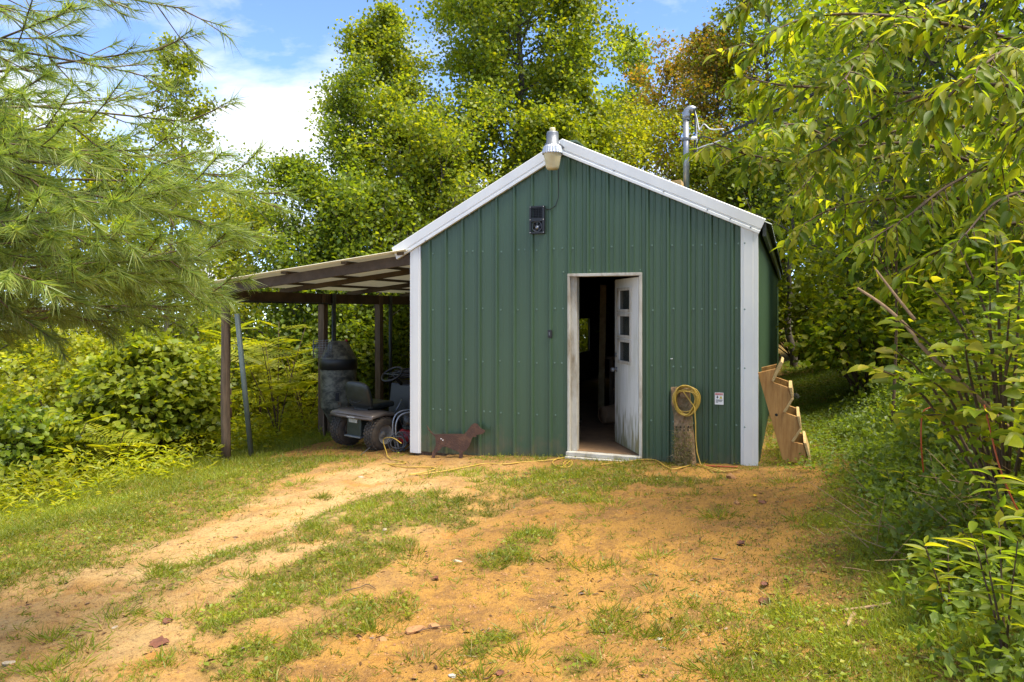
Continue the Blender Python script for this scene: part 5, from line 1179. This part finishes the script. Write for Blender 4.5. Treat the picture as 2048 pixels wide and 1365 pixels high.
def branch_parts(parent, segs, mat='twig', n=6, name='branch'):
    loc = np.array(parent.location)
    for p, r in segs:
        a, b = tubes_np([(np.asarray(p)-loc, r)], n); finish(bpy.data.objects.new(name, np_mesh(name, a, b, M[mat], True)), parent)
def arr(vs): return np.array([tuple(p) for p in vs])
tb = Vector((4.75, 5.2, 0)); tb.z = gz(tb.x, tb.y)-.1
ot = empty('overhanging_tree', tb, 0, 'near tree with long drooping leaves hanging in from the right', 'tree')
rg = np.random.default_rng(500)
trunk = spline([tb, tb+Vector((-.05,.1,1.6)), tb+Vector((.1,.15,3.2)), tb+Vector((0,.1,5.2))], 5)
branch_parts(ot, [(arr(trunk), np.linspace(.09,.04,len(trunk)))], 'bark', 9, 'trunk')
BR = [([(2150,430),(1900,310),(1650,330),(1500,310),(1425,285)],5.6),([(2150,300),(1900,200),(1700,180),(1560,170),(1478,150)],5.4),([(2200,120),(1950,60),(1750,30),(1600,40),(1500,95)],5.2),([(2150,480),(1930,400),(1760,400),(1660,420),(1590,460)],5.9),([(2200,200),(2000,170),(1850,190),(1720,250),(1640,300)],5.0),([(2200,-40),(2000,-30),(1850,20),(1740,90),(1690,160)],4.9),([(2200,330),(2020,320),(1900,370),(1820,430),(1740,480)],5.2),([(2200,0),(2080,60),(1980,120),(1900,190),(1850,260)],4.5),([(2200,520),(2080,450),(1960,460),(1880,500),(1790,550)],4.9),([(2200,-120),(1950,-120),(1750,-80),(1600,-60),(1480,10)],5.6),([(2200,150),(2100,200),(2030,270),(1980,350)],4.3),([(2150,360),(1850,290),(1700,290),(1600,250),(1530,260)],6.2),([(2100,250),(1850,250),(1700,300),(1620,360),(1580,400)],6.6),([(2200,430),(2100,380),(2000,400),(1930,470)],4.4)]
P = []; D = []; N = []; L = []; segs = []; segs2 = []
for bi, (pix, Yb) in enumerate(BR):
    base = trunk[min(len(trunk)-1, 6+bi % 9)]
    pts = [base] + [at(x, y, Yb + .25*math.sin(i*1.3+bi)) for i, (x, y) in enumerate(pix)]
    sp = arr(spline(pts[0:1]+pts[1:], 8)); segs.append((sp, np.linspace(.020,.004,len(sp))))
    st = 9
    ln = np.concatenate([[0], np.cumsum(np.linalg.norm(np.diff(sp, axis=0), axis=1))]); s = ln[st]
    j = 0
    while s < ln[-1]:
        q = np.array([np.interp(s, ln, sp[:,k]) for k in range(3)]); i0 = min(len(sp)-2, np.searchsorted(ln, s)); d = nrm(sp[i0+1]-sp[i0])
        side = np.array([-d[1], d[0], 0])*(1 if j % 2 else -1); d1 = nrm(d*.7 + side*.55 + rg.normal(size=3)*.35 + [0,0,-.15]); l1 = rg.uniform(.22,.50)*(1.1-.5*s/ln[-1])
        tt_ = np.linspace(0,1,6)[:,None]; tw = q + d1*l1*tt_ + np.array([0,0,-.35])*l1*tt_**2; segs2.append((tw, np.linspace(.005,.0018,6)))
        k = int(rg.integers(7, 12))
        for m_ in range(k):
            t = .15+.85*m_/(k-1); c = np.array([np.interp(t, tt_[:,0], tw[:,x]) for x in range(3)])
            sd_ = nrm(np.cross(d1, [0,0,1]))*(1 if m_ % 2 else -1)*(1 if m_ < k-1 else 0)
            P.append(c); D.append(d1*.55 + sd_*.75 + rg.normal(size=3)*.3 + [0,0,-.42]); N.append(rg.normal(size=3)*.35 + [-.15,-.35,1]); L.append(rg.uniform(.055,.15))
        s += .050; j += 1
branch_parts(ot, segs); 
a, b = tubes_np(segs2, 4); finish(bpy.data.objects.new('twigs', np_mesh('twigs', a-np.array(tb), b, M['twig'], True)), ot, kind='stuff')
L = np.array(L); leaves_as_parts(ot, P, D, N, L, L*.36, T_LANCE, 'leaf_near', 300, 501)
# broad-leaved shrub close on the right
bb = at(2010, 940, 4.3); bb.z = gz(bb.x, bb.y)-.05
bs = empty('broadleaf_shrub', bb, 0, 'near shrub with broad oval leaves at the right edge', 'shrub')
P = []; D = []; N = []; L = []; segs = []
TIPS = [((1745,735),4.1),((1800,640),4.2),((1850,560),4.2),((1920,500),4.1),((1990,470),4.0),((1860,760),3.9),((1930,690),3.8),((2020,620),3.7),((1950,820),3.7),((2060,760),3.6),((2040,540),3.9),((1880,660),4.3),((1790,700),4.4),((1980,590),3.9),((2050,880),3.5),((1830,830),4.1),((1900,580),4.4),((2030,690),3.7)]
for i, ((x, y), Yb) in enumerate(TIPS):
    tip = at(x, y, Yb); mid = (Vector(bb)*.45 + tip*.55) + Vector((.05*math.sin(i), .08*math.cos(i), .22)); sp = arr(spline([bb, mid, tip], 9)); segs.append((sp, np.linspace(.013,.003,len(sp))))
    for k in range(26):
        t = .42+.58*k/25; q = np.array([np.interp(t, np.linspace(0,1,len(sp)), sp[:,c]) for c in range(3)]); d = nrm(sp[-1]-sp[-4]); az = k*2.4
        out = np.array([math.cos(az), math.sin(az), .1])
        P.append(q+out*rg.uniform(.01,.10)*(1.3-t*.6)); D.append(out*.9+d*.5+[0,-.15,-.2]); N.append(rg.normal(size=3)*.3+[-.1,-.35,1]); L.append(rg.uniform(.065,.125))
branch_parts(bs, segs, 'twig', 5)
L = np.array(L); leaves_as_parts(bs, P, D, N, L, L*.58, T_OVAL, 'leaf_near', 280, 502)
# lance-leaved weeds at the lower right
WE = [((2010,1330),3.15,.55,'tall lance-leaved weed at the lower right corner'),((1900,1250),3.5,.36,'lance-leaved weed left of the corner weed, on verge'),((2030,1150),3.7,.50,'lance-leaved weed below the broad-leaved shrub'),((1960,1180),3.8,.30,'short lance-leaved weed between two taller weeds'),((1790,1010),5.2,.28,'small leafy weed at the edge of the shaded bank')]
for wi, ((x, y), Yb, h, lab) in enumerate(WE):
    q = G(x, y); o = empty('verge_weed', q, 0, lab, 'weed', 'lance-leaved weeds on the verge'); P = []; D = []; N = []; L = []; segs = []
    for s_ in range(4):
        az = rg.uniform(0,6.28); tp = np.array([[q.x+math.cos(az)*.3*h*t**1.2, q.y+math.sin(az)*.22*h*t**1.2, q.z+h*t*rg.uniform(.95,1)] for t in np.linspace(0,1,6)]); segs.append((tp, np.linspace(.006,.002,6)))
        for k in range(11):
            t = .25+.75*k/10; c = np.array([np.interp(t, np.linspace(0,1,6), tp[:,i]) for i in range(3)]); a2 = k*2.4+s_
            P.append(c); D.append([math.cos(a2), math.sin(a2), .35]); N.append(rg.normal(size=3)*.2+[0,-.1,1]); L.append(rg.uniform(.08,.15)*(h/.45)**.5)
    branch_parts(o, segs, 'twig', 5, 'stem'); L = np.array(L); leaves_as_parts(o, P, D, N, L, L*.22, T_LANCE, 'leaf_near', 60, 510+wi)
# dead branch, brush, cables on the bank
sp = arr(spline([at(1715,577,4.6), at(1765,610,4.5), at(1815,655,4.4), at(1850,700,4.3), at(1960,800,4.2), at(2080,920,4.1)], 6)); 
a, b = tubes_np([(sp, np.linspace(.008,.016,len(sp)))], 7); finish(bpy.data.objects.new('dead_branch', np_mesh('dead_branch', a, b, M['deadwood'], True)), None, 'pale broken dead branch sticking out of the right bank', 'branch')
sp = arr(spline([at(1752,540,4.7), at(1790,590,4.6), at(1830,640,4.5)], 6)); a, b = tubes_np([(sp, np.linspace(.006,.010,len(sp)))], 6); finish(bpy.data.objects.new('dead_branch', np_mesh('dead_branch', a, b, M['deadwood'], True)), None, 'thinner broken twig just above the dead branch', 'branch')
for pix, lab in (([(1862,815,4.6),(1846,825,4.6),(1842,860,4.6),(1843,900,4.6),(1847,945,4.65)],'orange cable hanging over the leaves beside the path'), ([(1968,810,3.9),(1978,850,3.85),(1992,910,3.8),(2008,960,3.75),(2035,1020,3.7),(2070,1070,3.65)],'orange cable running down the bank at right edge')):
    MB().tube(spline([at(*p) for p in pix], 6), .0045, 7).build('orange_cable', M['orange'], None, label=lab, cat='cable')
segs = []
for i in range(170):
    x = rg.uniform(1740,2060); y = rg.uniform(820,1160); q = np.array(G(x, y)); d = nrm(rg.normal(size=3)*[1,.8,.6]+[-.2,0,.25]); l = rg.uniform(.15,.6); s = np.linspace(0,1,5)[:,None]
    segs.append((q + d*l*s + rg.normal(size=3)*.06*l*s**2, np.linspace(.0035,.0015,5)))
a, b = tubes_np(segs, 4); finish(bpy.data.objects.new('dead_brush', np_mesh('dead_brush', a, b, M['deadwood'], True)), None, 'tangle of thin dead twigs at the foot of the bank', 'brush', kind='stuff')
# ------------------------------------------------------------------ white pine reaching in from the left
pb = Vector((-3.75, 3.3, 0)); pb.z = gz(pb.x, pb.y)-.1
pine = empty('white_pine', pb, 0, 'white pine with long needled branches reaching in from the left', 'tree')
rg = np.random.default_rng(600)
tk = arr(spline([pb, pb+Vector((.03,.02,2)), pb+Vector((-.02,.05,5)), pb+Vector((.02,.03,8))], 6)); branch_parts(pine, [(tk, np.linspace(.13,.05,len(tk)))], 'bark', 10, 'trunk')
PB = [((370,18),3.6,.45),((330,98),3.8,.5),((265,145),3.4,.35),((385,245),3.9,.45),((290,190),4.2,.35),((425,305),4.2,.45),((530,388),4.2,.6),((470,355),3.9,.5),((492,474),4.1,.65),((410,445),3.5,1),((435,588),3.9,.9),((350,520),3.4,1),((230,480),3.1,1),((150,300),3.0,1),((120,570),2.95,1),((190,240),3.3,.6),((365,612),4.2,.8),((300,610),3.9,.9),((60,440),2.9,1),((260,400),3.2,1),((90,640),3.3,.9),((200,650),3.7,.7),((400,518),3.7,.8),((60,200),3.2,.7),((170,120),3.6,.5),((120,30),3.3,.6),((380,380),3.4,.9),((30,310),3.0,1),((180,560),3.2,1),((310,300),3.5,.6),((230,-10),3.6,.5),((40,520),2.9,1),((385,560),4.3,.8),((50,90),3.3,.6),((130,380),3.0,1),((280,560),3.5,1)]
segs = []; twg = []; NP = []; ND = []; NL = []
def needles(p0, p1, dens):
    d = p1-p0; l = np.linalg.norm(d); d = d/l; n = max(8, int(l/.0015*dens)); t = rg.random(n)**.75
    c = p0 + d*(l*t)[:,None]; r = rg.normal(size=(n,3)); r -= (r@d)[:,None]*d; r = nrm(r)
    ND.append(nrm(d*rg.uniform(.45,1.2,n)[:,None] + r*.62 + [0,0,-.32])); NP.append(c); NL.append(rg.uniform(.075,.125,n))
for i, ((x, y), Yb, dn) in enumerate(PB):
    tip = at(x, y, Yb); hz = min(7.5, max(.9, tip.z + rg.uniform(-.55,.45))); base = Vector((np.interp(hz, tk[:,2], tk[:,0]), np.interp(hz, tk[:,2], tk[:,1]), hz))
    mid = base.lerp(tip, .55) + Vector((0,rg.uniform(-.15,.15),rg.uniform(-.10,.22))); sp = arr(spline([base, mid, tip], 10)); segs.append((sp, np.linspace(.012,.003,len(sp))))
    tot = np.linalg.norm(sp[-1]-sp[0]); needles(sp[-5], sp[-1], dn); j = 0; t = .30
    while t < .98:
        q = np.array([np.interp(t, np.linspace(0,1,len(sp)), sp[:,c]) for c in range(3)]); k = min(len(sp)-2, int(t*(len(sp)-1))); d = nrm(sp[k+1]-sp[k]); sd_ = nrm(np.cross(d, [0,0,1]))*(1 if j % 2 else -1)
        d1 = nrm(d*.75 + sd_*rg.uniform(.35,.9) + np.array([0,0,1])*rg.normal()*.28); l1 = rg.uniform(.18,.42)*(1.3-.6*t)
        e = q + d1*l1 + np.array([0,0,.05*rg.normal()]); mdp = (q+e)/2+np.array([0,0,-.01]); twg.append((np.array([q,mdp,e]), np.array([.004,.003,.002])))
        needles(mdp if dn < .6 else q*.65+e*.35, e, dn)
        if rg.random() < .75:
            d2 = nrm(d1 - sd_*.5 + rg.normal(size=3)*.3); e2 = mdp + d2*l1*.6; twg.append((np.array([mdp,(mdp+e2)/2,e2]), np.array([.003,.0025,.0018]))); needles((mdp+e2)/2, e2, dn)
        t += .052 if dn > .6 else .075; j += 1
branch_parts(pine, segs, 'twig', 6)
a, b = tubes_np(twg, 4); finish(bpy.data.objects.new('twigs', np_mesh('twigs', a-np.array(pb), b, M['twig'], True)), pine, kind='stuff')
NP = np.concatenate(NP); ND = np.concatenate(ND); NL = np.concatenate(NL); n = len(NP)
V, T = leaf_arrays(NP-np.array(pb), ND, rdir(rg,n), NL, np.full(n,.0041), T_NEED); finish(bpy.data.objects.new('needles', np_mesh('needles', V, T, M['needle'])), pine, kind='stuff')
# a small blue-green pine spray among the right-hand leaves
ps = Vector((3.9, 7.4, 0)); ps.z = gz(ps.x, ps.y)-.05
sp_ = empty('pine_sapling', ps, 0, 'blue-green pine sapling spray behind the hanging leaves', 'tree')
NP = []; ND = []; NL = []; segs = [(arr(spline([ps, ps+Vector((.05,0,1.2)), at(1790,330,6.9)], 8)), np.linspace(.02,.008,17))]
for (x, y) in ((1720,290),(1700,340),(1740,370),(1760,400),(1790,360),(1680,380),(1800,310),(1750,310),(1730,420)):
    e = np.array(at(x, y, 6.7+rg.uniform(-.2,.3))); q = segs[0][0][10+int(rg.integers(0,6))]; segs.append((np.array([q,(q+e)/2,e]), np.array([.006,.004,.002]))); needles((q+2*e)/3, e, .6)
branch_parts(sp_, segs, 'twig', 5); NP = np.concatenate(NP); ND = np.concatenate(ND); NL = np.concatenate(NL); n = len(NP)
V, T = leaf_arrays(NP-np.array(ps), ND, rdir(rg,n), NL, np.full(n,.003), T_NEED); finish(bpy.data.objects.new('needles', np_mesh('needles', V, T, M['needle_blue'])), sp_, kind='stuff')
# ------------------------------------------------------------------ small things lying about
def stone(label, px, py, sx, sy, sz, mat, seed, cat='stone'):
    rg = np.random.default_rng(seed); q = G(px, py); import bmesh
    bm = bmesh.new(); bmesh.ops.create_icosphere(bm, subdivisions=2, radius=1)
    for v in bm.verts:
        k = 1 + .22*rg.normal()*.6; v.co = Vector((v.co.x*sx*k, v.co.y*sy*k, max(-.5, v.co.z)*sz*k))
    [setattr(v, 'co', v.co*.72) for v in bm.verts] if mat in ('palerock', 'scrap') and seed != 12 else None
    me = bpy.data.meshes.new('stone'); bm.to_mesh(me); bm.free(); me.materials.append(M[mat])
    o = bpy.data.objects.new('stone', me); o.location = (q.x, q.y, q.z+sz*.08); o.rotation_euler = (0,0,rg.uniform(0,3)); finish(o, None, label, cat)
stone('orange stone lying at lower centre, larger of the flat pair', 830, 1262, .060, .038, .022, 'rock', 1)
stone('small orange stone directly right of the larger flat one', 868, 1255, .035, .028, .018, 'rock', 2)
stone('rounded brown stone in front of the leaning timber cord', 1461, 957, .050, .045, .045, 'rock', 3)
stone('small tan stone below the rounded one on bare dirt', 1474, 1009, .035, .028, .026, 'rock', 4)
stone('pale stone in grass by centre left patch', 770, 1061, .028, .022, .020, 'palerock', 5)
stone('long pale stone right of the centre left grass', 915, 1124, .055, .022, .016, 'palerock', 6)
stone('pale flat stone near the lean-to cord', 722, 956, .055, .03, .022, 'palerock', 7)
stone('pale stone at the lower left picture edge', 18, 1328, .05, .03, .016, 'palerock', 8)
stone('brown stone at lower centre beside dark tuft', 765, 1282, .028, .024, .018, 'rock', 9)
stone('pale pebble on sunny dirt at left', 230, 1256, .03, .018, .010, 'palerock', 10)
stone('brown clod under the grass clump at centre left', 540, 1150, .03, .026, .022, 'rock', 11)
stone('white scrap stone behind the wooden steps', 1592, 800, .10, .08, .10, 'scrap', 12)
stone('small white pebble at bottom centre of the dirt', 905, 1352, .026, .018, .010, 'scrap', 13)
stone('white flake lying on the dirt at lower right', 1318, 1279, .035, .012, .008, 'scrap', 14)
def dead_leaf(label, px, py, L, mat, seed, up=.4):
    L *= .75
    rg = np.random.default_rng(seed); q = G(px, py); a = rg.uniform(0,6.28)
    nr, nc = 7, 7; yy, xx = np.meshgrid(np.linspace(0,1,nr), np.linspace(-1,1,nc), indexing='ij'); wd_ = .5*np.sin(np.pi*np.clip(yy*.93+.04,0,1))**.8*(1+.28*np.sin(yy*14+seed))
    v = np.stack([xx*wd_, yy+.12*np.abs(xx)*rg.normal(), .20*xx**2*rg.uniform(.2,1.2)+.12*yy**2*rg.normal()+.025*rg.normal(size=xx.shape)], -1).reshape(-1,3)
    ix = np.arange(nr*nc).reshape(nr,nc); qd = np.stack([ix[:-1,:-1],ix[:-1,1:],ix[1:,1:],ix[1:,:-1]],-1).reshape(-1,4); tt = np.concatenate([qd[:,[0,1,2]],qd[:,[0,2,3]]])
    V, T = leaf_arrays(np.zeros((1,3)), np.array([[math.cos(a),math.sin(a),.05]]), np.array([[.2*rg.normal(),-.3,1.]]), np.array([L]), np.array([L*.8]), (v, tt))
    o = bpy.data.objects.new('dead_leaf', np_mesh('dead_leaf', V, T, M[mat], True)); o.location = (q.x, q.y, q.z+.008); finish(o, None, label, 'leaf')
dead_leaf('large curled red-brown leaf at lower left', 340, 1288, .13, 'redleaf', 1)
dead_leaf('small brown leaf above the curled red-brown one', 415, 1215, .06, 'deadleaf', 2)
dead_leaf('brown leaf left of the curled red-brown one', 330, 1248, .07, 'deadleaf', 3)
dead_leaf('dark brown leaf at the verge edge, lower right', 1517, 1208, .09, 'deadleaf', 4)
dead_leaf('dark leaf alone on the right side of bare dirt', 1478, 1088, .09, 'deadleaf', 5)
dead_leaf('dark leaf on the dirt below the shed corner', 1535, 1007, .10, 'deadleaf', 6)
dead_leaf('yellow leaf on the dirt below the shed corner', 1512, 993, .05, 'yleaf', 7)
dead_leaf('red leaf on the right verge beside the pale stick', 1735, 1256, .10, 'redleaf', 8)
dead_leaf('brown leaf at the bottom right of the verge', 1930, 1342, .10, 'deadleaf', 9)
dead_leaf('brown leaf on the verge above the dark leaf', 1522, 1172, .06, 'deadleaf', 10)
dead_leaf('reddish leaf in the upper verge weeds', 1665, 1050, .08, 'redleaf', 11)
dead_leaf('brown leaf at the bottom centre edge', 1000, 1358, .06, 'deadleaf', 12)
dead_leaf('small dark leaf on centre dirt above the white flake', 870, 1160, .06, 'deadleaf', 13)
def stick(label, pix, r, mat='deadwood', lift=.01):
    pts = []
    for x in pix: q = G(*x); q.z += lift; pts.append(q)
    sp = arr(spline(pts, 5)); a, b = tubes_np([(sp, np.linspace(r, r*.5, len(sp)))], 6); finish(bpy.data.objects.new('stick', np_mesh('stick', a, b, M[mat], True)), None, label, 'stick')
stick('short thick pale stick on the right verge', [(1708,1232),(1700,1245),(1695,1258)], .014)
stick('long pale stick lying across the right verge', [(1690,1225),(1740,1218),(1800,1205),(1880,1165),(1950,1130)], .009)
stick('thin dark twig on bare dirt at right', [(1425,1120),(1437,1122),(1450,1124)], .006, 'twig')
stick('thin twig curving by the centre left grass clump', [(690,1185),(720,1178),(735,1172),(752,1182)], .004, 'twig')
stick('thin grey twig on the left lawn', [(140,1050),(155,1042),(160,1032)], .008, 'twig')
stick('thin twig beside the lower centre tuft', [(830,1268),(870,1258),(905,1255)], .003, 'twig')
